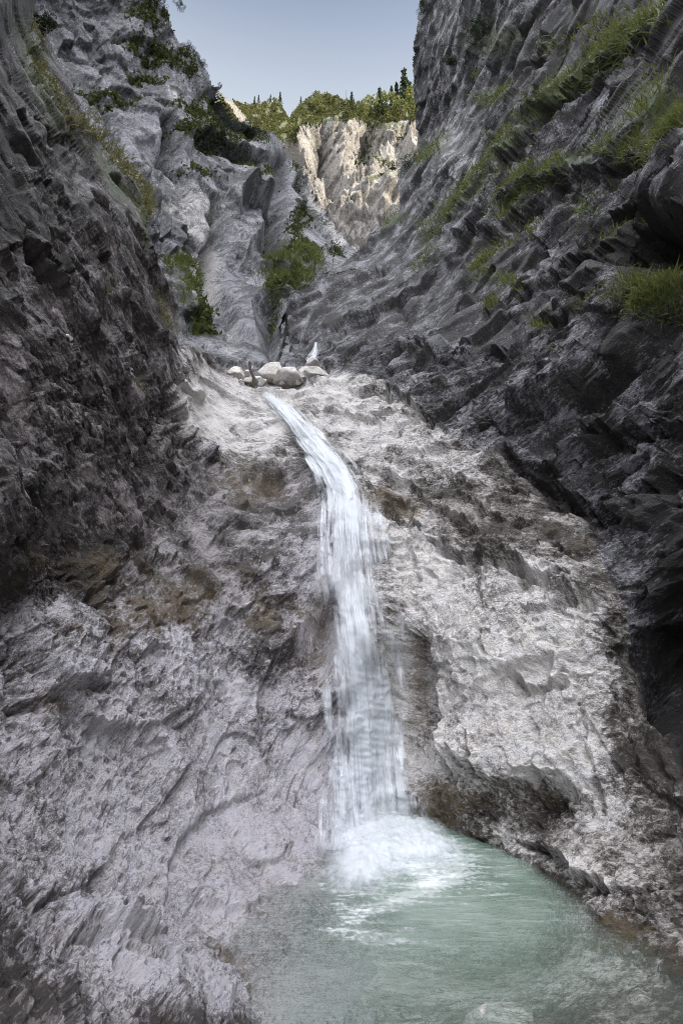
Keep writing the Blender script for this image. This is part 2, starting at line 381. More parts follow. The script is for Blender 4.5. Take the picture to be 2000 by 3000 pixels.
def octave(P, lam, sp, s, tilt=1.1, warp=.14):
    """faceted octave of wavelength lam, faded out where the mesh is too coarse for it"""
    f = sstep(lam / sp, 2.6, 6.0)
    if f.max() <= 0: return 0
    q = P / lam
    q = q + warp * np.stack([perlin(q * .9 + 3, s + 1), perlin(q * .9 + 17, s + 2), perlin(q * .9 + 31, s + 3)], 1)
    return facets(q, s, tilt, np.clip(1.2 * (lam / sp) ** 2, 14.0, 220.0).astype(np.float32)) * f

STEP = 3.0
# ---- near gorge: pool bed, slab and steps of the fall, left wall and right wall in one continuous surface
near_ctrl = [
 # foreground slab and pool bed
 (-700,3300,1.25),(0,3300,1.6),(500,3300,2.0),(1000,3300,2.25),(1500,3300,2.2),(2000,3300,2.0),(2700,3300,1.6),
 (0,3000,1.75),(350,3000,2.1),(560,3000,2.38),(760,3000,2.62),(1000,2950,2.85),(1400,2950,2.95),(1700,2950,2.8),
 (0,2750,2.1),(350,2750,2.55),(650,2750,3.0),(800,2800,3.02),(900,2740,3.4),(980,2640,3.85),(1000,2520,4.5),
 (1150,2560,5.2),(1300,2600,5.1),(1250,2750,4.1),(1500,2700,4.35),(1650,2760,3.6),(1800,2800,3.2),
 (0,2500,2.45),(300,2500,3.0),(600,2500,3.7),(850,2500,4.25),(0,2250,2.85),(300,2250,3.6),(600,2250,4.35),(930,2300,5.2),
 (0,2000,3.25),(300,2000,4.0),(600,2000,4.95),(900,2000,5.85),(0,1780,3.5),(300,1780,4.4),(600,1800,5.55),(850,1800,6.5),
 # fall wall
 (1060,2430,5.35),(1060,2250,5.75),(1060,2050,6.05),(1070,1880,6.25),(1060,1760,6.75),(1030,1600,7.5),(1010,1470,8.5),(930,1340,10.2),(860,1230,12.2),(800,1160,13.6),(760,1130,14.4),
 (900,1650,7.2),(820,1480,8.6),(700,1420,9.0),(600,1450,8.0),(700,1650,6.6),(500,1700,5.6),
 # chute and ledge
 (700,1300,10.8),(650,1200,12.0),(580,1100,12.2),(600,1040,13.4),(690,1110,14.2),(900,1140,13.6),(1000,1110,14.2),
 # left wall
 (-700,2500,1.4),(-700,1500,1.9),(-700,500,2.8),(-700,-900,4.2),(0,1500,3.6),(0,1200,4.1),(0,900,4.8),(0,500,6.0),(0,0,8.2),(-100,-900,12.),(60,-900,15.),
 (200,1500,4.6),(400,1500,6.2),(200,1200,5.2),(400,1200,7.0),(200,900,6.0),(400,900,8.8),(500,1000,10.2),(520,940,11.8),(500,1150,9.2),(570,1290,9.3),
 (250,600,8.4),(420,650,11.2),(470,790,11.8),(150,300,9.6),(300,440,11.8),(90,60,11.8),
 # right wall
 (1100,1230,11.3),(1200,1350,9.4),(1300,1250,9.9),(1400,1150,9.9),(1500,1050,10.2),(1700,1000,8.6),(2000,1000,6.2),(2000,700,7.0),(2000,400,8.2),(2000,0,10.8),(2000,-900,18),
 (2700,2500,1.9),(2700,1500,2.8),(2700,500,4.2),(2700,-900,9),(1700,700,10.8),(1700,400,13.6),(1700,0,18.5),(1700,-900,30),(1500,800,13.2),(1500,500,18),(1500,200,24),(1420,0,30),(1350,-900,48),
 (1300,800,18.5),(1300,500,27),(1300,200,36),(1240,0,42),(1225,400,40),(1180,550,36),(1150,700,30),(1100,900,21),(1000,800,29),(1000,1000,18.5),(900,900,27),(850,1000,25),(830,1080,21),(930,1080,17),(1150,1030,15),
 # lower right buttress
 (1300,1500,8.0),(1500,1450,7.6),(1700,1500,6.5),(2000,1500,4.9),(1190,1700,7.2),(1190,1950,6.7),(1200,2200,6.1),(1245,2380,5.35),(1290,1900,6.1),(1300,2200,5.35),(1330,2420,4.95),
 (1450,1800,6.0),(1500,2050,5.12),(1700,1750,5.5),(1720,2000,4.9),(1500,2300,4.78),(1700,2300,4.3),(1500,2510,4.35),(1650,2610,3.85),(1790,2690,3.42),
 (1850,1950,5.0),(1930,1850,5.0),(1950,2100,4.5),(1900,2350,3.95),(2000,2300,3.75),(1900,2600,3.45),(2000,2700,3.3),(2000,2850,2.95),(2060,3000,2.62),(2000,1800,4.9),(2050,2100,4.6)]
near_poly = [(-900,-1100),(40,-1100),(72,-100),(128,60),(200,240),(286,390),(330,470),(420,560),(440,680),(480,790),(528,900),(526,960),(522,1005),(600,1025),(655,1072),(690,1106),(760,1128),(826,1130),
 (820,1085),(814,960),(850,862),(900,832),(1000,766),(1045,733),(1095,672),(1147,642),(1170,612),(1163,510),(1170,485),(1222,446),(1214,350),(1206,200),(1210,140),(1228,0),(1240,-150),(1300,-1100),(3000,-1100),(3000,3600),(-900,3600)]
# ledges and cracks: line in the photo (left to right: the lower side is cut back), depth of the cut in metres, reach in photo pixels
near_creases = [
 ([(500,1120),(560,1255),(612,1326),(672,1364),(770,1368),(860,1350)], .55, 60),      # lip of the pale chute
 ([(270,1700),(360,1660),(430,1640),(560,1620)], .16, 40), ([(90,1600),(180,1660),(300,1690),(400,1680)], .3, 55),
 ([(0,2065),(90,2060),(170,2020),(260,2000),(360,2010)], .14, 40), ([(640,1780),(760,1760),(860,1740),(900,1760)], .18, 60),
 ([(880,1700),(950,1740),(1000,1730)], .22, 90), ([(690,1250),(830,1290),(900,1330)], .1, 30),
 ([(340,2480),(430,2380),(520,2300),(590,2200)], .10, 60), ([(0,2760),(130,2660),(260,2560),(400,2440)], .12, 60),
 ([(130,2780),(240,2760),(420,2740)], .08, 40), ([(520,2770),(600,2790),(700,2775)], .08, 40), ([(460,2460),(560,2480),(590,2440)], .05, 30),
 # right of the fall
 ([(960,1300),(1000,1330),(1100,1420),(1180,1500)], .25, 40), ([(1060,1380),(1180,1400),(1280,1480),(1420,1560)], .2, 35),
 ([(1120,1470),(1230,1530),(1330,1610),(1480,1640),(1560,1680),(1700,1700)], .32, 40), ([(1330,1440),(1450,1500),(1600,1520)], .16, 30),
 ([(1600,1710),(1660,1740),(1750,1760)], .25, 40), ([(1140,1350),(1250,1370),(1400,1420)], .12, 25), ([(1250,1560),(1400,1590),(1500,1600)], .12, 28),
 ([(1390,1690),(1420,1790),(1410,1920)], -.10, 22), ([(1270,1940),(1330,1930),(1370,1880)], .06, 25), ([(1480,1980),(1620,2010),(1690,1970)], .14, 40),
 ([(1180,1560),(1215,1660),(1230,1720)], -.14, 22), ([(1240,1860),(1260,2050),(1300,2260),(1380,2420)], -.12, 30),
 ([(1280,1930),(1275,2150),(1280,2330)], .12, 30), ([(1375,2130),(1378,2280),(1395,2430)], -.16, 16), ([(1770,1830),(1790,1980),(1850,2200),(1880,2360)], -.2, 30), ([(1480,2440),(1600,2480),(1700,2560),(1790,2590)], .16, 34), ([(1300,2310),(1400,2330),(1500,2340),(1600,2330)], .05, 40),
 ([(1300,2180),(1420,2280),(1560,2320),(1700,2290),(1790,2280)], .13, 110), ([(1690,2000),(1720,2200),(1770,2400)], -.10, 30), ([(1820,1960),(1870,2160),(1960,2280)], -.15, 50), ([(1500,2250),(1640,2280),(1700,2240)], .08, 40),
 # right wall
 ([(1185,975),(1240,1010),(1300,1040),(1500,1000)], .6, 30), ([(1110,1110),(1240,1205),(1330,1262)], .4, 28), ([(1470,1300),(1540,1370),(1650,1440),(1800,1500)], .5, 45),
 ([(1680,1270),(1800,1250),(1950,1210),(2050,1180)], .45, 40), ([(1520,920),(1600,900),(1750,880),(1830,860)], .35, 30), ([(1560,1000),(1700,940),(1850,930)], .3, 30),
 ([(1640,1480),(1800,1400),(1950,1340)], .35, 40), ([(1450,480),(1500,440),(1560,380)], .8, 40), ([(1400,640),(1500,560),(1600,520),(1700,490)], .7, 40),
 ([(1240,700),(1330,620),(1450,500),(1560,330),(1700,220),(1950,60)], .9, 45), ([(1450,650),(1600,540),(1780,470),(1900,420)], .7, 40), ([(1480,880),(1620,780),(1760,700),(1900,640)], .5, 40),
 ([(1750,760),(1830,700),(2000,720)], 1.0, 60), ([(1600,80),(1560,200),(1540,320)], -1.0, 50), ([(1300,350),(1290,500),(1240,620)], -.9, 30), ([(1260,700),(1420,660),(1500,600)], .6, 35),
 ([(900,1030),(960,980),(1060,900),(1180,860)], .5, 40), ([(830,1090),(840,980),(860,900)], -.8, 30), ([(1050,1000),(1120,940),(1230,800)], .5, 35),
 # left wall
 ([(0,1180),(120,1160),(260,1180),(330,1210)], .10, 40), ([(380,1040),(420,1130),(430,1250)], -.15, 40), ([(0,700),(120,740),(260,860)], .2, 50), ([(100,480),(220,640),(330,800)], .22, 50), ([(60,300),(190,420),(300,560)], .25, 50)]
GL, GB, GR = basis((.25, .55, -.8)), basis((.75, .3, -.45)), basis((.45, -.55, .45))
# the three bodies of the near gorge, by the lines where they meet
left_edge = [(522,900),(512,1107),(560,1260),(600,1330),(540,1460),(420,1600),(300,1700),(150,1760),(-900,1850)]
right_edge = [(1010,1085),(1110,1115),(1240,1205),(1335,1265),(1450,1320),(1540,1400),(1660,1470),(1740,1620),(1830,1800),(1900,2000),(1965,2200),(2060,2420),(3000,3000)]
left_poly = [(-950,-1200)] + [(540,-1200)] + left_edge
right_poly = [(820,-1200),(3100,-1200)] + right_edge[::-1] + [(900,1105),(830,1132),(815,1000)]
def strata(P, nrm, lam, s, sp):
    t = P @ (np.array(nrm) / np.linalg.norm(nrm)) / lam + .8 * fbm(P / (lam * 5), 3, s) + .12 * perlin(P / (lam * .5), s + 7)
    k = np.floor(t); f = t - k; rnd = (_hash(k, 0 * k, 0 * k, s) & U32(255)) / 255.0
    gate = np.clip(.5 + 1.6 * perlin(P / (lam * 3) + 5, s + 9), 0, 1)
    return (.3 + rnd) * gate * (f - sstep(f, .86, 1.0) - .4) * sstep(lam / sp, 7.0, 14.0)
def body_weights(x, y, soft=90):
    xs = x + 25 * noise2(x, y, 60, 3, 5); ys_ = y + 25 * noise2(x, y, 60, 3, 9)
    inl, inr = in_poly(xs, ys_, left_poly), in_poly(xs, ys_, right_poly)
    dl = poly_dist(xs, ys_, left_edge)[0]; dr = poly_dist(xs, ys_, right_edge)[0]
    wl_ = sstep(np.where(inl, dl, -dl), -soft, soft); wr_ = sstep(np.where(inr, dr, -dr), -soft, soft)
    return inl, inr & ~inl, wl_, wr_
GS = basis((.5, .45, .62))
slab_poly = [(-950,3700),(-950,1400),(300,1300),(560,1262),(620,1330),(672,1364),(770,1368),(860,1352),(960,1360),(1010,1470),(1060,1760),(1068,2100),(1080,2480),(1100,3700)]
def near_relief(S, P):
    d, x, y = S.d0, S.px, S.py
    S.inl, S.inr, S.wl, S.wr = body_weights(x, y)
    qL, qR = P @ GL * [.5, 1, 1], P @ GR * [.42, 1, 1]
    S.slab = in_poly(x + (15 + 120 * sstep(y, 2450, 2700)) * noise2(x, y, 50 + 0 * x, 3, 15), y + 15 * noise2(x, y, 50, 3, 19), slab_poly); qB = np.where(S.slab[:, None], P @ GS * [.5, 1, 1], P @ GB * [.5, 1, 1])
    h = np.zeros(len(P))
    under = sstep(P[:, 2], -.1, .15)                       # calmer stone under water
    smooth = 1 - .6 * np.clip(blobs(x, y, [(680,2380,360,330,0,.95),(150,2600,260,300,0,.4),(1500,2230,280,280,0,1.0),(1300,1720,100,170,0,.7),(1780,2350,160,260,0,.5),(650,1230,130,90,0,.7),(1800,2450,150,200,0,.8)]), 0, 1)
    for (q, w, amps, s) in ((qL, S.wl, ((1.5,.20),(.55,.13),(.22,.085),(.10,.05),(.05,.025)), 10), (qB, (1 - S.wl) * (1 - S.wr), ((1.7,.20),(.6,.12),(.24,.055),(.10,.032),(.05,.02)), 30), (qR, S.wr, ((5.,.6),(1.8,.40),(.7,.22),(.28,.10),(.12,.05)), 50)):
        m = w > .001; t = np.zeros(m.sum())
        for i, (lam, a) in enumerate(amps):
            t += a * octave(q[m], lam, S.sp[m], s + 5 * i) * (smooth[m] if lam < 1.0 else 1)
        h[m] += t * w[m]
    mR_ = S.wr > .01; up_ = sstep(y, 1750, 1450)
    h[mR_] += S.wr[mR_] * (.16 * strata(P[mR_], (.2, .75, .63), 1.3, 90, S.sp[mR_]) + .09 * strata(P[mR_], (.25, .7, .65), .45, 94, S.sp[mR_]))
    wB = (1 - S.wl) * (1 - S.wr) * up_ * sstep(x, 850, 1000); mB = wB > .01
    h[mB] += wB[mB] * (.16 * strata(P[mB], (.35, -.1, .93), .62, 96, S.sp[mB]) + .07 * strata(P[mB], (.4, -.1, .9), .24, 98, S.sp[mB]))
    h += .10 * fbm(P * .8, 3, 70) + .015 * fbm(P * 4, 3, 75) * smooth
    h *= .35 + .65 * under
    jx = x + 16 * noise2(x, y, 40, 5, 80); jy = y + 26 * noise2(x, y, 40, 5, 85); rag = noise2(x, y, 70, 3, 88)
    for line, a, r in near_creases:
        L = np.array(line); k = np.nonzero((jx > L[:, 0].min() - 3 * r) & (jx < L[:, 0].max() + 3 * r) & (jy > L[:, 1].min() - 3 * r) & (jy < L[:, 1].max() + 3 * r))[0]
        dd, sd, arc = poly_dist(jx[k], jy[k], line)
        taper = sstep(arc, 0, .15) * sstep(1 - arc, 0, .15)
        if a > 0: pr = np.where(sd > 0, -np.exp(-dd / r) * sstep(dd, -2, 14), .35 * np.exp(-dd / r))
        else: pr = -np.exp(-(dd / (r * .35)) ** 2) * .8 + .3 * np.exp(-(dd / r) ** 2)
        h[k] += np.where((x[k] > 1130) & (y[k] > 1380), 1.05, .62) * abs(a) * pr * taper * np.clip(.75 + 1.5 * rag[k], .0, 1.5)
    # the cave-like dark recess at the right and the overhang under the grass tuft
    h -= 1.1 * np.clip(blobs(x, y, [(1965,2080,40,170,-8,.25)]), 0, 1) + 2.2 * np.clip(blobs(x, y, [(1905,720,85,75,-15,.6)]), 0, 1)
    h -= .35 * np.clip(blobs(x, y, [(200,1600,50,90,-20,.8),(930,1840,40,120,0,.8),(1225,2000,30,160,0,.6)]), 0, 1)
    return h
def refine(v, spans):
    out = [v[0]]
    for a, b in zip(v, v[1:]):
        m = max([k for lo, hi, k in spans if lo <= .5 * (a + b) <= hi] + [1]); out += [a + (b - a) * i / m for i in range(1, m + 1)]
    return np.array(out)
near_xs = refine(axis_vals(-700, 2700, -40, 2040, STEP, 60), [(90, 340, 2), (340, 560, 3), (1090, 1800, 2)]); near_ys = refine(axis_vals(-900, 3300, -40, 3030, STEP, 60), [(1000, 1240, 2)])
near_d = tps(near_ctrl)
NEAR = make_sheet(near_xs, near_ys, near_d, near_relief)
x, y = NEAR.qx, NEAR.qy
jx = x + 9 * noise2(x, y, 28, 4, 101) ; jy = y + 9 * noise2(x, y, 28, 4, 105)
inN = in_poly(jx, jy, near_poly)
bx_, by_ = x + 30 * noise2(x, y, 90, 3, 201), y + 30 * noise2(x, y, 90, 3, 205)
pale = np.clip(blobs(bx_, by_, [(700,1200,170,120,25,1.2),(1000,1200,240,90,12,.9),(1300,1330,150,90,25,.55),(1240,1680,70,170,-10,1.0),(1320,1800,130,160,0,.8),(1480,2060,240,170,0,.9),(1720,1980,70,220,0,.6),
   (1550,1750,150,130,0,.45),(1550,2280,280,130,10,.45),(1550,2500,220,50,20,.5),(1850,2450,150,200,0,.3),(1060,1600,120,260,0,.8),(1060,2150,150,300,0,.9),(650,2250,380,280,0,.85),(750,2600,260,220,0,.7),(150,1900,260,190,0,.75),(80,2300,220,260,0,.5),(420,2000,200,150,0,.3),(350,2700,420,320,0,.6),
   (880,1640,150,140,20,.55),(180,1210,120,70,10,.45),(480,1300,70,160,0,.2),(600,1900,260,90,-25,.4),(1000,1150,110,50,0,.6),(1290,330,60,180,0,.3),(1400,480,110,90,0,.32),(1330,130,70,120,0,.3),(1600,1480,250,50,20,.25),(560,1180,40,160,-10,.35),(850,2850,330,130,0,.6),(1400,2820,600,200,0,.6),(1600,1900,200,300,0,.35)]), 0, 1.1)
brown = np.clip(blobs(bx_, by_, [(740,1420,130,60,10,.75),(930,1860,50,170,0,.85),(480,1780,240,100,-15,.7),(1160,1480,120,50,25,.75),(1225,1980,45,250,0,.75),(1330,2330,90,90,0,.45),(1560,2330,180,60,0,.35),(1700,1560,90,120,0,.3),(250,1650,160,60,0,.55),(1360,1880,40,120,10,.5),(780,1800,120,60,0,.5),
   (160,2070,170,60,0,.5),(1260,2360,80,60,0,.4),(660,2800,120,50,20,.3),(1750,2760,250,80,0,.5),(1150,1620,40,60,0,.5),(1680,1830,50,60,0,.35),(1800,700,200,120,0,.25),(620,1010,60,60,0,.4)]), 0, 1)
moss = np.clip(blobs(bx_, by_, [(110,200,50,230,-20,.75),(330,520,40,120,-35,.7),(420,640,25,110,-10,.5),(500,900,15,90,-10,.5),(1800,120,160,40,-35,.8),(1620,270,110,35,-35,.8),(1470,430,90,25,-38,.7),(1330,590,90,28,-45,.75),(1930,310,80,90,0,.8),(1700,460,160,35,-18,.7),
   (1500,580,80,35,-40,.7),(1250,440,70,25,-30,.8),(1440,280,60,30,-20,.6),(1930,880,90,50,-20,.8),(1450,800,80,30,-10,.6),(1450,120,110,60,-20,.6),(1150,650,60,20,-30,.7),(1250,720,50,40,0,.35),(1715,610,50,30,-30,.6)]), 0, 1)
darkm = np.clip(blobs(bx_, by_, [(30,250,200,330,-20,1.0),(40,700,120,200,0,.5),(1880,60,360,130,-25,1.2),(1700,150,120,60,-30,.8),(1920,690,150,110,-15,1.0),(1950,1000,90,150,0,.4),(1930,1500,120,220,0,.15),(1980,2050,80,220,0,.6),(1560,300,40,90,10,.7),(220,1620,60,90,-20,.6),(1210,250,25,160,0,.5),(480,830,60,180,-10,.3),(1150,880,60,40,0,.3),(1450,1020,80,30,0,.4)]), 0, 1)  # dark rock; corner, overhang and recess shade is put into this colour too
clean = np.clip(blobs(bx_, by_, [(1480,2230,230,220,0,.9),(1780,2350,130,260,0,.6),(700,2450,330,230,0,.55),(650,1230,120,80,20,.7),(1280,1700,70,160,-10,.8),(1480,2000,180,60,0,.8),(1060,2200,120,300,0,.6)]), 0, 1)
wet = np.exp(-(np.maximum(NEAR.P[:, 2], 0) / .07) ** 2) * (NEAR.P[:, 2] > -.03) * (.6 + 1.0 * noise2(x, y, 40, 3, 233))        # damp line round the pool
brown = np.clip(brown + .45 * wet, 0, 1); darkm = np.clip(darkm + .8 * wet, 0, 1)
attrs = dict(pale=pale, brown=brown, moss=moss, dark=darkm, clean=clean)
# every cell goes to one body; the rows where two bodies meet are shared
def own(mask):
    m = mask.reshape(NEAR.shape); g = m.copy(); g[1:] |= m[:-1]; g[:, 1:] |= m[:, :-1]; g[1:, 1:] |= m[:-1, :-1]
    return g.ravel()
mL, mR = NEAR.inl, NEAR.inr
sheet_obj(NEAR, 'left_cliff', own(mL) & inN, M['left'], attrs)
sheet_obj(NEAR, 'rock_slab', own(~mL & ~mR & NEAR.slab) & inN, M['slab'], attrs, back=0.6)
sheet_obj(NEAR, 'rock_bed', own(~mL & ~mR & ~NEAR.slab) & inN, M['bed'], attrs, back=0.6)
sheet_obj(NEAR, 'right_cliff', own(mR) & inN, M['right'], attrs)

# ---- shaded cliff beyond the fall
mid_d = tps([(60,-400,44),(60,-100,40),(130,200,38),(300,400,36),(420,560,32),(480,800,26),(540,900,22),(600,1000,19.5),(700,1090,17.2),(800,1090,18.3),(820,1000,24),(760,1160,15.2),(640,1150,14.8),(600,700,36),(480,0,58),(480,-400,75),
 (600,200,62),(700,400,70),(560,500,46),(800,600,60),(700,800,40),(850,800,37),(950,730,60),(1000,700,78),(850,460,95),(920,560,90),(750,500,66),(850,950,29),(1000,850,42),(1100,700,85),(500,1150,16),(660,560,54),(640,900,29),(760,950,27),(400,300,46)])
GM = basis((.2, .35, .9))
mid_grass = [(820,750,40,60,20,1.1),(850,825,60,42,0,1.0),(880,770,50,32,10,.9),(805,875,22,40,0,.7),(528,800,36,26,20,1.0),(548,850,26,46,-20,1.0),(505,775,30,22,0,.8),(590,915,18,40,-30,.5)]
mid_veg = [(860,735,70,22,18,.8),(820,860,30,30,0,.4),(440,45,60,35,10,.8),(420,130,60,22,5,.8),(470,160,60,25,15,.7),(545,180,50,25,40,.6),(560,320,50,22,15,.6),(430,230,50,18,5,.5),(640,310,40,60,30,.6),(640,390,60,26,25,.85),(740,385,50,35,25,.85),
  (560,390,60,18,15,.5),(690,450,80,25,25,.7),(770,500,60,25,20,.8),(880,500,40,14,45,.8),(540,380,30,20,0,.6),(900,620,50,16,30,.9),(880,640,30,35,0,.7),(940,640,45,14,20,.9),(985,740,25,25,0,.8),(600,930,22,40,-30,.6),(330,300,90,20,10,.3),(580,500,40,14,20,.5),(600,95,30,50,30,.5)]
def mid_relief(S, P):
    d = S.d0; q = P @ GM * [.32, 1, 1]; h = 1.0 * (.5 - np.abs(perlin((P @ GM) * [.03, .13, .13], 150))) * sstep(d, 15, 40)
    for i, (lam, a) in enumerate(((14., 1.2), (6., .55), (2.6, .5), (1.1, .4), (.5, .22))):
        h += a * octave(q, lam, S.sp, 110 + 5 * i) * sstep(d, 12, 45 if lam > 5 else 24)
    h += 1.2 * fbm(P * [.12, .12, .05], 3, 140) * sstep(d, 15, 40)
    jx = S.px + 10 * noise2(S.px, S.py, 45, 3, 80); jy = S.py + 14 * noise2(S.px, S.py, 45, 3, 85)
    for line, a, r in [([(815,440),(830,560),(815,680),(800,800)], -5., 45), ([(640,560),(640,700),(600,800),(620,900)], -3., 35), ([(480,330),(520,480),(560,600)], -3.5, 40), ([(790,880),(800,1000),(805,1090)], -2.5, 35),
                       ([(700,560),(780,560),(850,600)], 3.0, 40), ([(560,380),(660,420),(800,470)], 2.5, 40), ([(880,500),(930,600),(1000,690)], -5, 35), ([(620,250),(680,350),(760,400)], 2.0, 30), ([(600,780),(640,900),(700,1000)], -2., 30), ([(250,300),(350,420),(420,540)], -2.5, 40)]:
        dd, sd, arc = poly_dist(jx, jy, line); taper = sstep(arc, 0, .15) * sstep(1 - arc, 0, .15)
        pr = np.where(sd > 0, -np.exp(-dd / r), .35 * np.exp(-dd / r)) if a > 0 else -np.exp(-(dd / (r * .5)) ** 2)
        h += abs(a) * pr * taper * sstep(d, 12, 40)
    return h
MID = make_sheet(np.arange(20, 1150, STEP), axis_vals(-420, 1210, -20, 1200, STEP, 30), mid_d, mid_relief)
mid_poly = [(0,-500),(430,-500),(452,-100),(466,0),(500,50),(512,100),(530,128),(548,133),(582,150),(600,190),(614,212),(622,240),(634,252),(640,228),(648,250),(652,280),(688,330),(720,358),(745,370),(803,383),(835,440),(855,459),(905,510),(920,561),(960,620),(984,657),(1010,700),(1040,735),(1150,760),(1150,1230),(0,1230)]
x, y = MID.qx, MID.qy
jx = x + 7 * noise2(x, y, 26, 4, 111); jy = y + 7 * noise2(x, y, 26, 4, 115)
bx_, by_ = x + 22 * noise2(x, y, 60, 3, 211), y + 22 * noise2(x, y, 60, 3, 215)
mid_attr = dict(pale=np.clip(blobs(bx_, by_, [(560,600,90,60,0,.75),(590,760,40,70,0,.8),(600,860,40,110,0,.7),(580,650,60,40,0,.4),(520,270,50,60,0,.35),(620,400,50,90,15,.3),(920,590,22,70,-30,.9),(985,690,22,40,-30,.9),(500,330,30,60,10,.4),(680,1000,40,80,0,.4),(560,1090,90,40,0,.5),(700,1100,120,40,0,.6),(760,440,40,40,0,.3)]), 0, 1),
   brown=np.clip(blobs(bx_, by_, [(730,560,60,30,0,.5),(650,840,50,40,0,.35),(560,560,30,40,0,.3),(720,640,40,40,0,.3)]), 0, 1), moss=.7 * np.clip(blobs(bx_, by_, mid_veg + mid_grass), 0, 1))
sheet_obj(MID, 'mid_cliff', in_poly(jx, jy, mid_poly), M['mid'], mid_attr, back=25)

# ---- sunlit cliff at the head of the gorge and the wooded ridge above it
far_d = tps([(780,380,158),(830,400,152),(900,355,150),(1000,340,158),(1100,350,160),(1230,330,168),(1000,500,140),(1000,720,108),(1210,600,128),(900,600,120),(850,500,134),(1060,770,102),(1260,720,118),(1100,600,122),(780,700,112),(950,430,141),(1080,430,152)])
GF = basis((.15, .3, .95))
def far_relief(S, P):
    d = S.d0; q = P @ GF * [.75, 1, 1]; h = np.zeros(len(P))
    for i, (lam, a) in enumerate(((26., 2.8), (11., 2.4), (5., 1.9), (2.4, 1.0), (1.3, .5))):
        h += a * octave(q, lam, S.sp, 310 + 5 * i)
    r = 1 - np.abs(noise2(S.px * 1.9 + .35 * S.py, S.py * .45, 75, 4, 340)) * 2     # fluted ribs
    h += 1.8 * r
    for line, a, w in [([(905,345),(885,420),(870,500)], 7., 30), ([(1010,350),(985,450),(1010,560)], 3.5, 25), ([(1150,350),(1130,470),(1060,600)], 3.5, 25), ([(940,380),(960,480),(1000,620)], -9., 22), ([(1080,360),(1070,470),(1040,560)], -8., 18), ([(1195,380),(1190,480)], 3, 16)]:
        dd, sd, arc = poly_dist(S.px, S.py, line); taper = sstep(arc, -.1, .15) * sstep(1 - arc, 0, .2)
        h += a * np.exp(-(dd / w)) * taper
    return h
FAR = make_sheet(np.arange(770, 1290, STEP * .8), np.arange(290, 800, STEP * .8), far_d, far_relief)
x, y = FAR.qx, FAR.qy
jx = x + 9 * noise2(x, y, 24, 4, 121); jy = y + 9 * noise2(x, y, 24, 4, 125)
far_poly = [(760,820),(760,400),(800,392),(836,410),(862,402),(885,362),(905,350),(925,372),(950,345),(985,338),(1010,352),(1040,345),(1080,362),(1110,352),(1150,358),(1190,350),(1300,340),(1300,820)]
bx_, by_ = x + 14 * noise2(x, y, 40, 3, 221), y + 14 * noise2(x, y, 40, 3, 225)
far_attr = dict(pale=np.clip(.75 + 0 * x + blobs(bx_, by_, [(930,470,30,60,0,-.3),(850,430,40,30,0,-.3)]), 0, 1), brown=np.clip(blobs(bx_, by_, [(1080,560,50,40,0,.5),(1010,640,40,60,0,.4)]), 0, 1),
   moss=np.clip(blobs(bx_, by_, [(830,400,50,22,10,.9),(1070,440,20,50,30,.6),(1110,515,60,8,-25,.9),(1060,570,20,10,0,.8),(960,350,60,12,0,.8),(1120,360,80,14,0,.9),(960,400,25,20,40,.5),(1165,440,20,10,0,.5),(1120,395,30,25,0,.5)]), 0, 1))
sheet_obj(FAR, 'sunlit_cliff', in_poly(jx, jy, far_poly), M['far'], far_attr, back=40)
ridge_d = tps([(640,270,112),(720,320,135),(760,305,150),(850,330,172),(960,285,190),(1100,300,188),(1230,320,186),(700,420,118),(850,420,156),(1000,420,166),(1200,420,172),(780,480,130),(1100,500,160)])
def ridge_relief(S, P): return 1.2 * fbm(P * .12, 4, 400) + .5 * facets(P * .35, 410)
RIDGE = make_sheet(np.arange(620, 1300, STEP), np.arange(240, 500, STEP), ridge_d, ridge_relief)
ridge_poly = [(600,520),(640,262),(657,280),(708,312),(745,305),(790,300),(822,308),(836,332),(850,346),(866,326),(900,290),(955,278),(1000,296),(1040,300),(1075,318),(1100,318),(1150,322),(1200,330),(1310,322),(1310,520)]
x, y = RIDGE.qx, RIDGE.qy; jx = x + 6 * noise2(x, y, 22, 4, 131); jy = y + 6 * noise2(x, y, 22, 4, 135)
sheet_obj(RIDGE, 'ridge', in_poly(jx, jy, ridge_poly), M['far'], dict(pale=np.clip(blobs(x, y, [(690,325,14,55,-38,1.2),(770,345,14,20,0,.6)]), 0, 1), brown=0 * x, moss=np.clip(.95 - blobs(x, y, [(690,325,12,50,-38,1.3),(760,345,18,22,0,1.)]), 0, 1)), back=60)

# ---- the rest of the gorge, out of frame: the bank downstream behind the camera and an added, unseen massif shaped to block the sun
def heightfield(name, xs, ys, zf, mat, pale_v=.3):
    X, Y = np.meshgrid(xs, ys); P = np.stack([X.ravel(), Y.ravel(), zf(X.ravel(), Y.ravel())], 1)
    h, w = X.shape; idx = np.arange(h * w).reshape(h, w)
    F = np.stack([idx[:-1, :-1].ravel(), idx[:-1, 1:].ravel(), idx[1:, 1:].ravel(), idx[1:, :-1].ravel()], 1)
    z = np.zeros(len(P)); return tag(mesh_obj(name, P, F, mat, attrs=dict(pale=z + pale_v, brown=z, moss=z)), kind='structure')
def down_z(x, y):
    q = np.stack([x, y, 0 * x], 1)
    return np.maximum(np.maximum((-x - 1.2) * 1.9, (x - 2.2) * 1.7), -.3 + .02 * y) * (1 + .2 * fbm(q * .4, 3, 500)) - .1 + .12 * fbm(q * 1.5, 3, 510)
heightfield('gorge_floor', np.linspace(-9, 11, 120), np.linspace(-30, 1.0, 150), down_z, M['bed'], .5)

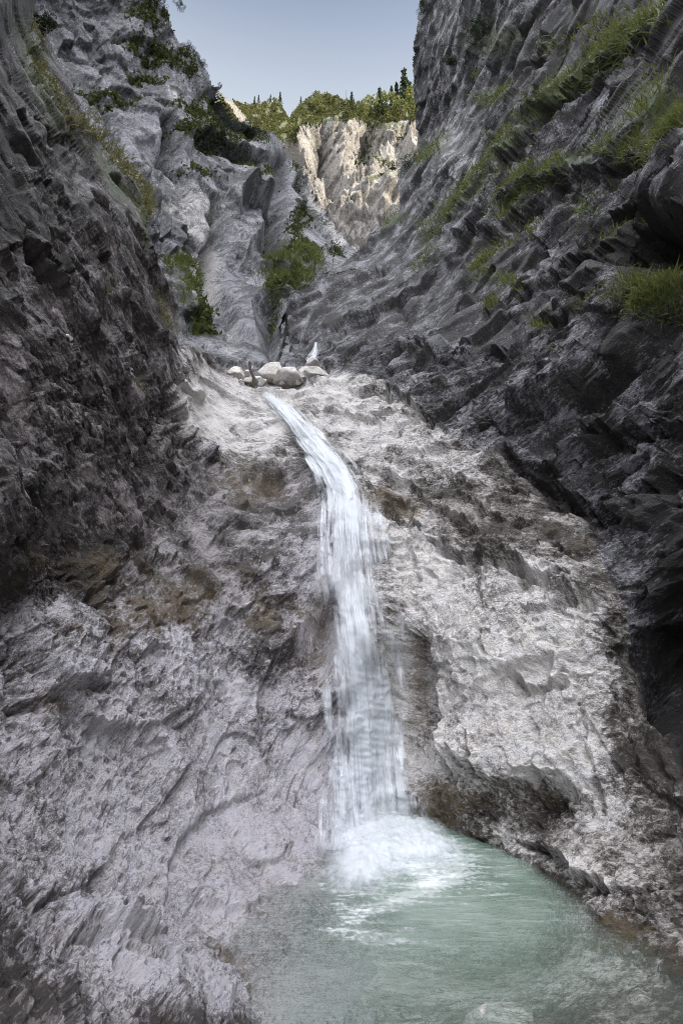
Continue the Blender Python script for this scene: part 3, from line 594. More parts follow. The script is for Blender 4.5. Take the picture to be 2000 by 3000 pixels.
def mount_z(x, y):
    q = np.stack([x, y, 0 * x], 1)
    r = sstep(x, 62, 140) * sstep(y, 38, 26) * sstep(y, -260, -120)
    return 225 * r * (1 + .05 * fbm(q * .02, 3, 520)) - 5
heightfield('sun_blocking_mountain', np.linspace(50, 320, 90), np.linspace(-280, 60, 170), mount_z, M['far'], .4)

# ------------------------------------------------------------------ the pool
def grid_faces(h, w, off=0):
    idx = np.arange(h * w).reshape(h, w) + off
    return np.stack([idx[:-1, :-1].ravel(), idx[:-1, 1:].ravel(), idx[1:, 1:].ravel(), idx[1:, :-1].ravel()], 1)
def to_px(P):
    r = P - CAM; d = r @ np.array([0, CP, SP]); u = r @ np.array([0, -SP, CP]); return 1000 + r[:, 0] / d / K, 1500 - u / d / K
gx, gy = np.linspace(-2.2, 4.2, 330), np.linspace(.9, 6.6, 300)
X, Y = np.meshgrid(gx, gy)
# height of the bed under the water
m = (np.abs(NEAR.P[:, 2]) < 1.2) & inN
cell = .05; ci = ((NEAR.P[m, 0] + 2.2) / cell).astype(int); cj = ((NEAR.P[m, 1] - .9) / cell).astype(int); nw, nh = 130, 116
ok = (ci >= 0) & (ci < nw) & (cj >= 0) & (cj < nh); num = np.zeros((nh, nw)); cnt = np.zeros((nh, nw))
np.add.at(num, (cj[ok], ci[ok]), NEAR.P[m, 2][ok]); np.add.at(cnt, (cj[ok], ci[ok]), 1)
bed = np.where(cnt > 0, num / np.maximum(cnt, 1), 0.0)
for _ in range(60):
    bp = np.pad(bed, 1, mode='edge'); av = .25 * (bp[:-2, 1:-1] + bp[2:, 1:-1] + bp[1:-1, :-2] + bp[1:-1, 2:]); bed = np.where(cnt > 0, bed, av)
for _ in range(9):
    bp = np.pad(bed, 1, mode='edge'); bed = .4 * bed + .15 * (bp[:-2, 1:-1] + bp[2:, 1:-1] + bp[1:-1, :-2] + bp[1:-1, 2:])
fi = np.clip((X.ravel() + 2.2) / cell - .5, 0, nw - 1.001); fj = np.clip((Y.ravel() - .9) / cell - .5, 0, nh - 1.001)
i0, j0 = fi.astype(int), fj.astype(int); a, b = fi - i0, fj - j0
bz = bed[j0, i0] * (1 - a) * (1 - b) + bed[j0, i0 + 1] * a * (1 - b) + bed[j0 + 1, i0] * (1 - a) * b + bed[j0 + 1, i0 + 1] * a * b
WP = np.stack([X.ravel(), Y.ravel(), 0 * X.ravel()], 1); wpx, wpy = to_px(WP)
depth = np.clip(-bz, 0, 3)
wx, wy = wpx + 20 * noise2(wpx, wpy, 60, 3, 601), wpy + 12 * noise2(wpx, wpy, 40, 3, 605)
foam_map = np.clip(blobs(wx, wy, [(1130,2470,170,60,0,1.0),(1070,2550,110,60,-20,.8),(1280,2500,110,35,12,.6),(1220,2540,110,30,30,.4)]), 0, 1)
foam_thin = np.clip(blobs(wx, wy, [(1180,2630,190,26,-22,.4),(1130,2752,230,20,5,.42),(1020,2690,70,60,0,.3),(1330,2560,200,50,14,.3),(1100,2600,300,170,0,.28)]), 0, 1)
q = WP.copy(); amp = .25 + foam_map + .7 * foam_thin
WP[:, 2] = amp * (.022 * fbm(q * [3.2, 5, 1], 3, 610) + .012 * fbm(q * [9, 14, 1], 3, 620)) + .004 * fbm(q * 22, 2, 630)
g = N('green pool water'); pos = g.n('NewGeometry').outputs['Position']
mp = g.mapping(pos, (0, 0, rad(-35)), (3.0, 14, 1)); st = g.noise(mp, 1.0, 5, .6); st2 = g.noise(g.mapping(pos, (0, 0, rad(15)), (6, 20, 1)), 1.6, 4, .6)
patch = g.noise(pos, 1.4, 4)
green = g.mix(g.ramp(patch, .35, .65), (.155, .215, .17), (.27, .335, .285))
milky = g.mix(g.math('MULTIPLY', g.ramp(g.math('ADD', st, g.math('MULTIPLY', st2, .5)), .72, 1.0), .45), green, (.50, .56, .52))
fo = g.ramp(g.math('ADD', g.attr('foam'), g.math('MULTIPLY', g.math('SUBTRACT', g.math('ADD', st, g.math('MULTIPLY', g.math('SUBTRACT', g.noise(pos, 26, 4), .5), .8)), .5), 1.3)), .18, 1.0)
bcol = g.mix(g.math('MULTIPLY', fo, .7), milky, (.76, .78, .79))
b1 = g.n('BsdfPrincipled'); g.put(b1.inputs['Base Color'], bcol); g.put(b1.inputs['Roughness'], g.math('ADD', .12, g.math('MULTIPLY', fo, .5))); b1.inputs['IOR'].default_value = 1.33
bmp = g.n('Bump'); bmp.inputs['Strength'].default_value = .5; bmp.inputs['Distance'].default_value = .03; g.put(bmp.inputs['Height'], g.math('ADD', st, st2)); g.put(b1.inputs['Normal'], bmp.outputs[0])
tr = g.n('BsdfTransparent'); tr.inputs[0].default_value = (.95, .975, .95, 1)
gl = g.n('BsdfGlossy'); gl.inputs['Roughness'].default_value = .1; g.put(gl.inputs['Normal'], bmp.outputs[0])
fr = g.n('Fresnel'); fr.inputs['IOR'].default_value = 1.33; g.put(fr.inputs['Normal'], bmp.outputs[0])
clear = g.n('MixShader'); g.put(clear.inputs[0], fr.outputs[0]); g.put(clear.inputs[1], tr.outputs[0]); g.put(clear.inputs[2], gl.outputs[0])
mx = g.n('MixShader'); g.put(mx.inputs[0], g.math('MAXIMUM', g.attr('turbid'), fo)); g.put(mx.inputs[1], clear.outputs[0]); g.put(mx.inputs[2], b1.outputs[0])
M['water'] = g.done(mx.outputs[0])
turb = 1 - np.exp(-(depth / .30) ** 1.4)
pool = mesh_obj('pool_water', WP, grid_faces(*X.shape), M['water'], attrs=dict(turbid=turb, foam=np.clip(foam_thin + .55 * foam_map, 0, 1))); tag(pool, kind='structure')

def white_water(name, us, vs, lo, hi, power=1.0):
    """white water broken into threads along its flow (attribute flow: across, along, seed)"""
    g = N(name); f = g.n('Attribute', attribute_name='flow').outputs['Vector']
    n1 = g.noise(g.mapping(f, (0, 0, 0), (us, vs, 5)), 1.0, 5, .62); n2 = g.noise(g.mapping(f, (0, 0, 0), (us * 3.2, vs * 5, 9)), 1.0, 4, .6)
    n3 = g.noise(g.mapping(f, (0, 0, 0), (us * .25, vs * .8, 3)), 1.0, 3)
    t = g.math('ADD', g.math('ADD', g.math('MULTIPLY', n1, .6), g.math('MULTIPLY', n2, .3)), g.math('MULTIPLY', n3, .35))
    t = g.math('ADD', t, g.math('SUBTRACT', g.math('MULTIPLY', g.attr('cover'), .5), .25))
    al = g.math('MULTIPLY', g.ramp(t, lo, hi), g.ramp(g.attr('cover'), 0.02, .25)); al = g.math('MULTIPLY', al, power)
    d = g.n('BsdfPrincipled'); g.put(d.inputs['Base Color'], g.mix(n2, (.68, .71, .75), (.87, .88, .89))); d.inputs['Roughness'].default_value = .4; d.inputs['IOR'].default_value = 1.33
    tl = g.n('BsdfTranslucent'); tl.inputs[0].default_value = (.88, .92, .97, 1)
    m1 = g.n('MixShader'); m1.inputs[0].default_value = .4; g.put(m1.inputs[1], d.outputs[0]); g.put(m1.inputs[2], tl.outputs[0])
    bm_ = g.n('Bump'); bm_.inputs['Strength'].default_value = .4; bm_.inputs['Distance'].default_value = .02; g.put(bm_.inputs['Height'], t); g.put(d.inputs['Normal'], bm_.outputs[0])
    tr = g.n('BsdfTransparent'); m2 = g.n('MixShader'); g.put(m2.inputs[0], al); g.put(m2.inputs[1], tr.outputs[0]); g.put(m2.inputs[2], m1.outputs[0])
    return g.done(m2.outputs[0])
M['fall'] = white_water('falling white water', 22, .55, .49, .80, .95)
M['foam'] = white_water('churned foam', 9, 3.0, .34, 1.05, .97)

# foam heap where the fall lands
FX, FY = np.meshgrid(np.linspace(-.35, 1.35, 170), np.linspace(3.6, 5.9, 200)); FP = np.stack([FX.ravel(), FY.ravel(), 0 * FX.ravel()], 1); fpx, fpy = to_px(FP)
fx_, fy_ = fpx + 22 * noise2(fpx, fpy, 50, 3, 641), fpy + 12 * noise2(fpx, fpy, 35, 3, 645)
fm = np.clip(blobs(fx_, fy_, [(1125,2470,160,55,0,1.2),(1060,2560,100,60,-10,1.0),(1270,2500,90,30,12,.6),(1180,2430,90,40,0,.5)]), 0, 1)
FP[:, 2] = .015 + fm * (.05 + .06 * fbm(FP * [3, 4, 1], 3, 650) + .014 * fbm(FP * 16, 3, 660)) 
tag(mesh_obj('foam', FP, grid_faces(*FX.shape), M['foam'], attrs=dict(cover=np.clip(fm * 1.15 - .08, 0, 1)), uv=FP), kind='stuff')

# ------------------------------------------------------------------ the falls
dg = NEAR.d.reshape(NEAR.shape).copy()
for _ in range(8):
    p_ = np.pad(dg, 1, mode='edge'); dg = np.minimum.reduce([dg, p_[:-2, 1:-1], p_[2:, 1:-1], p_[1:-1, :-2], p_[1:-1, 2:]])
def ribbon(path, layers, nu=44, nv=280):
    path = np.array(path, float); s = np.concatenate([[0], np.cumsum(np.hypot(*np.diff(path[:, :2], axis=0).T))]); t = np.linspace(0, s[-1], nv)
    cx, cy, hw, de = (np.interp(t, s, path[:, i]) for i in range(4))
    ker = np.hanning(17); ker /= ker.sum()
    sm = lambda a: np.convolve(np.pad(a, 8, mode='edge'), ker, 'valid')
    cx, hw, de = sm(cx), sm(hw), sm(de)
    Vs, Fs, D, UV = [], [], [], []
    u = np.linspace(-1, 1, nu)
    for L, (off, wid, seed, *thin) in enumerate(layers):
        px = cx[:, None] + u[None] * hw[:, None] * wid + hw[:, None] * .35 * noise2(np.repeat(t, nu), np.tile(u * 60, nv), 60, 4, seed).reshape(nv, nu); py = np.repeat(cy[:, None], nu, 1)
        dd = dg.ravel()[lookup(NEAR, px.ravel(), py.ravel())[2]].reshape(nv, nu)
        raw = dd.copy()
        for _ in range(6):
            q_ = np.pad(dd, 1, mode='edge'); dd = np.minimum(dd, .2 * (q_[:-2, 1:-1] + q_[2:, 1:-1] + q_[1:-1, :-2] + q_[1:-1, 2:] + dd)) if _ < 2 else .2 * (q_[:-2, 1:-1] + q_[2:, 1:-1] + q_[1:-1, :-2] + q_[1:-1, 2:] + dd)
        dd = np.minimum(dd, raw + .01)
        dd = dd - (.05 + off) * (1.0 - .6 * u[None] ** 2) - .03
        P = point(px, py, dd)
        al = np.concatenate([[0], np.cumsum(np.linalg.norm(np.diff(P[:, nu // 2], axis=0), axis=1))])
        wm = (px - cx[:, None]) * K * dd
        P[..., 1] -= .035 * fbm(np.stack([wm.ravel() * 7, np.repeat(al, nu) * .35, np.full(nu * nv, seed * .7)], 1), 3, seed + 2).reshape(nv, nu)
        edge = sstep(1 - np.abs(u)[None] + .9 * noise2(np.repeat(t, nu) * .22, wm.ravel() * 320, 40, 3, seed + 5).reshape(nv, nu), 0, .8)
        dens = edge * np.clip(de[:, None] * (thin[0] if thin else 1.0) * (1 + 1.1 * noise2(np.repeat(t, nu) * .3, wm.ravel() * 260, 60, 3, seed + 8).reshape(nv, nu)), 0, 1) * sstep(np.arange(nv)[:, None] / nv, 0, .03) 
        Fs.append(grid_faces(nv, nu, len(Vs) * nu * nv)); Vs.append(P.reshape(-1, 3)); D.append(dens.ravel())
        UV.append(np.stack([wm.ravel(), np.repeat(al, nu), np.full(nu * nv, seed * 1.0)], 1))
    return np.concatenate(Vs), np.concatenate(Fs), dict(cover=np.concatenate(D)), np.concatenate(UV)
V_, F_, A_, UV_ = ribbon([(766,1132,24,.22),(796,1160,40,.36),(832,1192,56,.52),(880,1250,64,.66),(935,1314,66,.85),(985,1377,76,.92),(1010,1441,92,.8),(1015,1500,112,.66),(1016,1568,122,.54),(1024,1660,135,.50),(1034,1759,142,.52),(1050,1880,142,.58),(1062,2000,144,.6),(1066,2100,150,.6),(1070,2250,160,.64),(1080,2380,160,.76),(1095,2490,150,.85)],
   [(.0, 1.3, 751, .55), (.02, 1.0, 701), (.09, .88, 711), (.17, .72, 721)])
tag(mesh_obj('waterfall', V_, F_, M['fall'], attrs=A_, uv=UV_), 'tall white waterfall running down the pale rock chute into the green pool', 'waterfall')
V_, F_, A_, UV_ = ribbon([(927,1000,5,.75),(921,1025,9,.85),(910,1055,15,.85),(896,1085,22,.85),(884,1105,26,.8)], [(.25, 1.0, 741), (.45, .8, 743)], 16, 50)
tag(mesh_obj('waterfall', V_, F_, M['fall'], attrs=A_, uv=UV_), 'small distant waterfall behind the white boulders at the top of the ledge', 'waterfall')

# ------------------------------------------------------------------ grass on the ledges
def blades(P, n, length, width, droop=.5, up=.8):
    m = len(P); r = RNG.normal(size=(m, 3)); L = length * RNG.uniform(.5, 1.3, m)
    d = .55 * n + np.array([0, 0, up]) + .42 * r; d /= np.linalg.norm(d, axis=1)[:, None]
    side = np.cross(d, RNG.normal(size=(m, 3))); side /= np.linalg.norm(side, axis=1)[:, None] + 1e-9
    w = width * RNG.uniform(.6, 1.3, m)
    V = np.zeros((m, 8, 3)); c = P - n * .02
    for i, wd in enumerate((1, .85, .55, .08)):
        V[:, 2 * i] = c - side * (w * wd)[:, None]; V[:, 2 * i + 1] = c + side * (w * wd)[:, None]
        c = c + d * (L / 3)[:, None]; d = d + np.array([0, 0, -droop]) * RNG.uniform(.3, 1.2, m)[:, None]; d /= np.linalg.norm(d, axis=1)[:, None]
    b = np.arange(m)[:, None] * 8
    F = np.concatenate([b + np.array([[2 * i, 2 * i + 1, 2 * i + 3, 2 * i + 2]]) for i in range(3)])
    return V.reshape(-1, 3), F
def join(parts):
    Vs, Fs, o = [], [], 0
    for V, F in parts: Vs.append(V); Fs.append(F + o); o += len(V)
    return np.concatenate(Vs), np.concatenate(Fs)
def strewn(S, line, w, m):
    line = np.array(line, float); s = np.concatenate([[0], np.cumsum(np.hypot(*np.diff(line, axis=0).T))]); t = RNG.uniform(0, s[-1], m)
    clump = noise2(t, 0 * t + line[0, 0], 30, 2, 801); keep = clump + RNG.normal(size=m) * .25 > -.25
    t = t[keep]; px = np.interp(t, s, line[:, 0]) + RNG.normal(size=len(t)) * w; py = np.interp(t, s, line[:, 1]) + RNG.normal(size=len(t)) * w
    P, n, k = lookup(S, px, py); return P, n
bands = [([(1944,38),(1797,121),(1765,178),(1670,230),(1606,280),(1561,325)],20,2600,.55), ([(1561,325),(1500,400),(1446,434)],14,900,.5), ([(1459,485),(1357,561),(1300,631),(1242,689)],14,2200,.55),
 ([(1969,242),(1918,300),(1880,357),(1960,420)],34,2200,.5), ([(1990,330),(1861,414),(1778,446)],22,1600,.45), ([(1644,478),(1593,510),(1523,542),(1446,625)],18,2400,.5), ([(1740,560),(1689,625)],18,700,.4), ([(1555,650),(1530,665)],12,250,.4),
 ([(1485,689),(1408,740),(1370,790)],14,1300,.4), ([(1306,408),(1255,459),(1215,480)],14,900,.7), ([(1500,260),(1408,312)],12,600,.5), ([(1400,215),(1372,235)],10,250,.5), ([(1408,788),(1510,833)],12,600,.35), ([(1440,870),(1415,890)],10,350,.3),
 ([(1880,850),(1940,870),(1995,840)],24,1800,.36), ([(1850,915),(1950,910),(2010,880)],22,1800,.26), ([(1545,925),(1580,960)],12,300,.3), ([(1242,763),(1260,750)],10,250,.4), ([(1165,640),(1120,665)],12,500,.6), ([(1840,640),(1700,700)],20,350,.25), ([(1720,920),(1780,900)],14,250,.22), ([(1660,1080),(1700,1060)],8,60,.2), ([(1580,170),(1640,120),(1760,60)],26,700,.5), ([(1300,730),(1210,790)],14,350,.4)]
parts = []
for line, w, m, L in bands:
    P, n = strewn(NEAR, line, w, int(m * .75)); dist = np.linalg.norm(P - CAM, axis=1); parts.append(blades(P, n, L * .62, .0035 + .00055 * dist.mean()))
V_, F_ = join(parts); tag(mesh_obj('grass', V_, F_, M['grass'], smooth=False), kind='stuff')
parts = []
for line, w, m, L in [([(83,64),(120,200),(178,357)],14,900,.35), ([(178,357),(274,395)],14,500,.35), ([(240,330),(274,395),(344,472),(395,542)],14,1300,.4), ([(410,560),(430,640)],10,500,.4), ([(470,860),(500,960)],10,250,.35), ([(310,820),(330,850)],12,100,.2), ([(410,1100),(420,1150)],10,60,.2), ([(1900,480),(1990,440)],24,500,.35), ([(1640,900),(1560,940)],14,150,.3)]:
    P, n = strewn(NEAR, line, w, int(m * .75)); dist = np.linalg.norm(P - CAM, axis=1); parts.append(blades(P, n, L * .62, .0035 + .00055 * dist.mean(), .7))
V_, F_ = join(parts); tag(mesh_obj('dry_grass', V_, F_, M['dry_grass'], smooth=False), kind='stuff')

# ------------------------------------------------------------------ leaves: ground cover, shrubs, trees
def leaves(P, size, flat=0.0):
    m = len(P); a = RNG.normal(size=(m, 3)); a /= np.linalg.norm(a, axis=1)[:, None]; b = np.cross(a, RNG.normal(size=(m, 3))); b /= np.linalg.norm(b, axis=1)[:, None]
    s = (size * RNG.uniform(.5, 1.3, m))[:, None]; a = a * s; b = b * s * .55
    V = np.stack([P - a, P + b, P + a, P - b], 1).reshape(-1, 3); return V, np.arange(4 * m).reshape(m, 4)
def cover(S, lst, m, size, lift, poly):
    parts = []
    for cx, cy, rx, ry, ang, v in lst:
        k = int(m * v * rx * ry / 2000); c, s_ = math.cos(rad(ang)), math.sin(rad(ang)); u, w = RNG.normal(size=k) * .5 * rx, RNG.normal(size=k) * .5 * ry
        px, py = cx + u * c - w * s_, cy + u * s_ + w * c
        keep = noise2(px, py, 22, 3, 821) > -.12; px, py = px[keep], py[keep]
        if len(px) < 3: continue
        P, n, kk = lookup(S, px, py); ok_ = in_poly(S.qx[kk], S.qy[kk] - 6, poly); P, n, px, py = P[ok_], n[ok_], px[ok_], py[ok_]
        if len(px) < 3: continue
        hgt = lift * (.6 + 1.2 * np.maximum(noise2(px, py, 16, 2, 831), -.4)); P = P + (n * .6 + [0, 0, .6]) * (hgt * RNG.uniform(0, 1, len(P)))[:, None]
        parts.append(leaves(P, size))
    return join(parts)
V_, F_ = cover(MID, mid_veg, 3200, .17, .45, mid_poly); tag(mesh_obj('ground_cover', V_, F_, M['bush'], smooth=False), kind='stuff')
parts = []
for cx, cy, rx, ry, ang, v in mid_grass:
    k = int(1.0 * v * rx * ry); px, py = cx + RNG.normal(size=k) * .55 * rx, cy + RNG.normal(size=k) * .55 * ry; keep = noise2(px, py, 20, 3, 861) > -.15
    P, n, kk = lookup(MID, px[keep], py[keep]); ok_ = in_poly(MID.qx[kk], MID.qy[kk] - 6, mid_poly); dist = np.linalg.norm(P - CAM, axis=1).mean(); parts.append(blades(P[ok_], n[ok_], .011 * dist, .0009 * dist, .5, .7))
V_, F_ = join(parts); tag(mesh_obj('grass', V_, F_, M['meadow'], smooth=False), kind='stuff')
V_, F_ = cover(FAR, [(830,400,50,22,10,.9),(1070,440,20,40,30,.5),(1110,515,60,6,-25,.9),(1060,570,20,8,0,.8),(960,352,60,10,0,.9),(1120,362,80,12,0,.9),(1165,440,20,8,0,.5)], 900, .5, 1.6, far_poly)
tag(mesh_obj('ground_cover', V_, F_, M['bush'], smooth=False), kind='stuff')
# undergrowth along the wooded ridge
rx_ = RNG.uniform(650, 1260, 75000); ry_ = RNG.uniform(255, 430, 75000)
keep = in_poly(rx_, ry_, ridge_poly) & (np.abs((rx_ - 690) * .62 + (ry_ - 325) * -.5 + 0) > 9) & (noise2(rx_, ry_, 16, 3, 841) > -.22); rx_, ry_ = rx_[keep], ry_[keep]
P, n, _ = lookup(RIDGE, rx_, ry_); lump = np.maximum(noise2(rx_, ry_, 14, 3, 851) + .25, 0)
P = P + np.array([0, -.5, 1.0]) * (lump * np.where(rx_ < 840, .9, 1.5) * RNG.uniform(.1, 1, len(P)) ** .5)[:, None]
V_, F_ = leaves(P, .36); tag(mesh_obj('undergrowth', V_, F_, M['ridge_leaf'], smooth=False), kind='stuff')

def tube(pts, r0, r1, k=7):
    pts = np.array(pts, float); m = len(pts); V = []
    for i, p in enumerate(pts):
        t = pts[min(i + 1, m - 1)] - pts[max(i - 1, 0)]; t /= np.linalg.norm(t); a = np.cross(t, [.3, .9, .2]); a /= np.linalg.norm(a); b = np.cross(t, a)
        r = r0 + (r1 - r0) * i / (m - 1); an = np.arange(k) * 2 * math.pi / k
        V.append(p + r * (np.cos(an)[:, None] * a + np.sin(an)[:, None] * b))
    V = np.concatenate(V); F = [[i * k + j, i * k + (j + 1) % k, (i + 1) * k + (j + 1) % k, (i + 1) * k + j] for i in range(m - 1) for j in range(k)]
    return V, np.array(F)
def spruce(name, base, h, r, label, cat, group, bare=.15, mat='spruce', dens=1.0):
    root = empty(name, base); tag(root, label, cat, group)
    V, F = tube([(0, 0, -.03 * h), (.01 * h, 0, .5 * h), (0, 0, h)], .013 * h, .002 * h); mesh_obj('trunk', V, F, M['bark'], root)
    pts, sz = [], []
    nl = int(13 * dens) + 5
    for i in range(nl):
        t = bare + (1 - bare) * (i + RNG.uniform(-.4, .4)) / nl; z = t * h; R = r * (1.02 - t) ** 1.15 * RNG.uniform(.45, 1.3) + .02 * h * (1 - t)
        for j in range(RNG.integers(5, 8)):
            an = RNG.uniform(0, 2 * math.pi); l = R * RNG.uniform(.6, 1.1)
            u = RNG.uniform(.15, 1, int(10 * dens)); jit = RNG.normal(size=(len(u), 3)) * .06 * r
            pts.append(np.stack([np.cos(an) * l * u, np.sin(an) * l * u, z - .35 * l * u + .15 * l * u ** 3], 1) + jit)
    P = np.concatenate(pts); P = P[P[:, 2] < h]; V, F = leaves(P, .026 * h)
    mesh_obj('crown', V, F, M[mat], root, smooth=False); return root
def puff(h, r, m, size, lumps=9):
    c = RNG.normal(size=(lumps, 3)) * [.45 * r, .45 * r, .25 * h] + [0, 0, .55 * h]; k = RNG.integers(0, lumps, m); d = RNG.normal(size=(m, 3)); d /= np.linalg.norm(d, axis=1)[:, None]
    P = c[k] + d * (RNG.uniform(.4, 1, m) ** .5)[:, None] * RNG.uniform(.25, .5, lumps)[k][:, None] * [r, r, .8 * h * .6]; P[:, 2] = np.maximum(P[:, 2], .02 * h); return leaves(P, size)
def far_tree(kind, px, py, top, dd, label, group):
    base = point(px, py, dd); topz = point(px, top - 14, dd)[2]; h = (topz - base[2]) ; w = K * dd
    if kind == 'spruce': return spruce('spruce_tree', base, h, h * .30, label, 'tree', group)
    if kind == 'slim': return spruce('spruce_tree', base, h, h * .23, label, 'tree', group, .22)
    if kind == 'snag':
        root = empty('dead_tree', base); tag(root, label, 'tree', None); V, F = tube([(0, 0, 0), (.02 * h, 0, .5 * h), (0, 0, h)], .02 * h, .006 * h); mesh_obj('trunk', V, F, M['bark'], root); return root
    root = empty('larch_tree', base); tag(root, label, 'tree', group)
    V, F = tube([(0, 0, -.05 * h), (.02 * h, 0, .5 * h), (0, 0, .9 * h)], .022 * h, .004 * h); mesh_obj('trunk', V, F, M['bark'], root)
    V, F = puff(h, h * .32, 900, .045 * h, 14); mesh_obj('crown', V, F, M['larch'], root, smooth=False); return root
G1, G2 = 'dark conifers along the ridge', 'bright larches along the ridge'
for t in [('slim',1186,345,178,170,'tallest dark spruce on the ridge, beside the right cliff edge',G1), ('spruce',1113,345,248,166,'broad dark spruce left of the tallest one on the ridge',G1), ('slim',1163,342,232,172,'slim dark spruce just left of the tallest one on the ridge',G1),
          ('slim',1148,340,246,175,'shorter dark spruce between the broad spruce and the slim one',G1), ('slim',1203,345,228,176,'thin dark spruce half hidden at the right cliff edge',G1), ('spruce',1030,312,272,182,'small dark spruce on the hump left of the taller conifers',G1),
          ('slim',820,312,274,152,'small pine standing alone left of the notch in the ridge',G1), ('slim',792,304,284,149,'little pine in the middle of the trio above the left slope',G1), ('slim',757,305,285,141,'little pine at the right of a close pair on the left ridge',G1), ('slim',745,308,289,140,'lowest little pine at the left end of the ridge',G1),
          ('slim',881,305,291,172,'tiny pine at the left foot of the wooded hump',G1), ('larch',1060,352,305,160,'bright green larch above the middle of the sunlit cliff',G2), ('larch',1085,345,292,168,'yellow green larch left of the broad dark spruce',G2), ('larch',1134,352,282,165,'pale yellow larch in front of the slim spruces',G2),
          ('larch',1205,352,268,166,'pale larch under the right cliff edge',G2), ('larch',1172,355,300,160,'low round larch at the foot of the tallest spruce',G2), ('snag',1013,305,268,186,'bare grey dead trunk standing on the wooded hump',None), ('larch',968,305,284,186,'round bright bush like larch on top of the hump',G2),
          ('larch',930,318,288,180,'round larch on the left shoulder of the hump',G2), ('larch',806,325,296,146,'bushy larch at the foot of the lone pine',G2)]:
    far_tree(*t)
def shrub(S, px, py, r_px, mat, name, label, group, cat='shrub', tall=.8, m=900, leaf=.07):
    P, n, k = lookup(S, np.array([float(px)]), np.array([float(py)])); P, n = P[0], n[0]; dd = S.d[k[0]]; r = r_px * K * dd
    root = empty(name, P); tag(root, label, cat, group)
    h = 1.5 * r * tall; V, F = puff(h, 1.05 * r, m * 4, max(leaf * r * .55, .02), 16); V = V + n * r * .25 - np.array([0, 0, .25 * h]); mesh_obj('foliage', V, F, M[mat], root, smooth=False)
    V, F = tube([-n * .3 * r, n * .1 * r + np.array([0, 0, .1 * r]), n * .25 * r + np.array([0, 0, .35 * h])], .06 * r, .02 * r, 5); mesh_obj('stem', V, F, M['bark'], root)
G3, G4 = 'dark dwarf pines on the cliffs', 'green bushes below the cliffs'
for a in [(NEAR,1405,95,48,'shrub','dwarf_pine','big dark dwarf pine high on the right cliff',G3), (NEAR,1250,30,24,'shrub','dwarf_pine','dark dwarf pine against the sky at the top edge of the right cliff',G3), (NEAR,1330,185,24,'shrub','dwarf_pine','small dark dwarf pine below the big one on the right cliff',G3),
          (NEAR,1188,488,30,'shrub','dwarf_pine','dark bush on the left edge of the right cliff beside the sunlit wall',G3), (NEAR,112,80,42,'shrub','dwarf_pine','dark bush at the top edge of the left cliff',G3),
          (MID,498,48,15,'shrub','dwarf_pine','small bush topmost on the skyline of the shaded cliff',G3), (MID,548,142,18,'shrub','dwarf_pine','rounded dark bush on the skyline step of the shaded cliff',G3), (MID,600,190,15,'shrub','dwarf_pine','small dark bush on the skyline above the rock needle',G3),
          (MID,630,388,34,'shrub','dwarf_pine','dark rounded bush on the ledge in the middle of the shaded cliff',G3), (MID,738,388,42,'shrub','dwarf_pine','wide dark bush below the pale scree strip',G3), (MID,690,330,0.1,'shrub','dwarf_pine','',G3),
          (MID,885,615,24,'shrub','dwarf_pine','dark bush above the green slope near the pale gully',G3), (MID,978,735,22,'shrub','dwarf_pine','dark bush at the foot of the pale gully',G3), (MID,430,20,40,'shrub','dwarf_pine','large dark bush near the top of the shaded cliff',G3),
          (MID,552,782,0,'grass','bush','bright green bush beside the pale scree left of the gorge',G4), (MID,530,830,0,'grass','bush','bright green bush just behind the left cliff edge, lowest of the pair',G4), (MID,612,935,20,'shrub','bush','dark bush low behind the left cliff near the ledge',G4), (MID,820,745,34,'bush','bush','green bush at the top of the steep green slope',G4)]:
    if a[3] > 1: shrub(*a)

# ------------------------------------------------------------------ boulders, stones, driftwood
import bmesh
def boulder(name, px, py, rx, ry, dd, label, group, seed, mat='boulder', cat='boulder', deep=1.0):
    c = point(px, py, dd); r = np.random.default_rng(seed); bm = bmesh.new(); bmesh.ops.create_icosphere(bm, subdivisions=5, radius=1)
    D = np.array([v.co[:] for v in bm.verts]); F = np.array([[v.index for v in f.verts] for f in bm.faces]); bm.free()
    nn = r.normal(size=(13, 3)); nn /= np.linalg.norm(nn, axis=1)[:, None]; off = r.uniform(.62, .95, 13)
    dt = D @ nn.T; rr = np.where(dt > .05, off / np.maximum(dt, .05), 9); rad_ = np.minimum(-np.log(np.exp(-34 * rr).sum(1) + math.exp(-34 * 1.15)) / 34, 1.15)
    V = D * rad_[:, None] * (1 + .03 * fbm(D * 3 + seed, 4, seed))[:, None] * np.array([rx, (rx + ry) / 2 * deep, ry]) * K * dd
    z = np.zeros(len(V)); o = mesh_obj(name, V, F, M[mat], attrs=dict(pale=z + .6, brown=z, moss=z)); o.location = c; return tag(o, label, cat, group)
GB_ = 'pale boulders at the top of the fall'
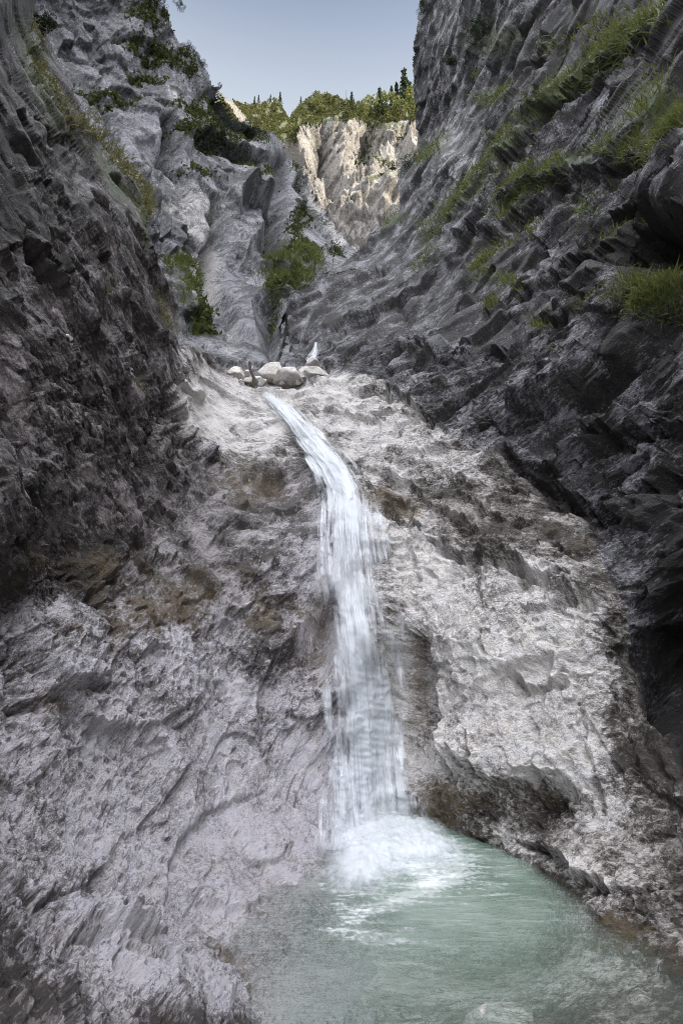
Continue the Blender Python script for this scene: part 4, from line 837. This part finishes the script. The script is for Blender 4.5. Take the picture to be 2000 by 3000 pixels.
for i, b in enumerate([(692,1098,30,24,15.2,'grey boulder furthest left in the row at the top of the fall'), (722,1093,12,10,15.4,'small stone squeezed beside the leftmost boulder'), (738,1122,30,24,14.9,'grey boulder beside the dead branch, low in the row'),
      (800,1093,42,30,15.6,'big cream boulder with a flat slanted top, tallest of the row'), (848,1112,48,30,15.0,'wide cream boulder right of the tallest one'), (892,1098,24,26,15.6,'narrow white boulder at the foot of the small upper fall'),
      (912,1070,22,22,16.6,'white boulder partly behind the others at the small upper fall'), (927,1096,36,20,15.2,'low white boulder at the right end of the row'), (770,1124,18,12,14.7,'small dark grey stone between the dead branch and the tallest boulder')]):
    boulder('boulder', *b, GB_, 41 + i)
for i, (sx, sy, sr, sd) in enumerate([(655,1092,9,15.6),(676,1118,8,14.9),(705,1116,7,14.9),(757,1112,8,15.2),(872,1122,9,14.7),(955,1100,10,15.0),(972,1108,7,14.6),(905,1112,8,14.9),(825,1124,7,14.6),(640,1084,8,15.6)]):
    boulder('stone', sx, sy, sr, sr * .75, sd, 'fist sized pale stone lying between the boulders at the top of the fall', 'loose stones at the top of the fall', 81 + i, cat='stone')
P, n, k = lookup(NEAR, np.array([197., 110., 275.]), np.array([990., 396., 808.]))
boulder('stone', 196, 989, 16, 10, NEAR.d[k[0]] - .03, 'smooth white stone caught on the dark left cliff', None, 61, cat='stone'); boulder('stone', 112, 397, 17, 13, NEAR.d[k[1]] - .03, 'pale stone lodged high on the left cliff under the grass', None, 62, cat='stone')
V, F = tube([point(742, 1140, 14.55), point(745, 1110, 14.6), point(733, 1082, 14.65), point(731, 1060, 14.7)], .05, .03, 8); dead = mesh_obj('dead_branch', V, F, M['bark']); tag(dead, 'thin dark dead branch standing among the boulders at the top of the fall', 'branch')
boulder('boulder', 1470, 3010, 120, 50, 2.62, 'brown sunken rock breaking the water at the bottom edge of the pool', None, 71, 'bed'); boulder('boulder', 1880, 2960, 90, 60, 2.85, 'pale rock lying under the clear water in the right corner of the pool', None, 72, 'bed')
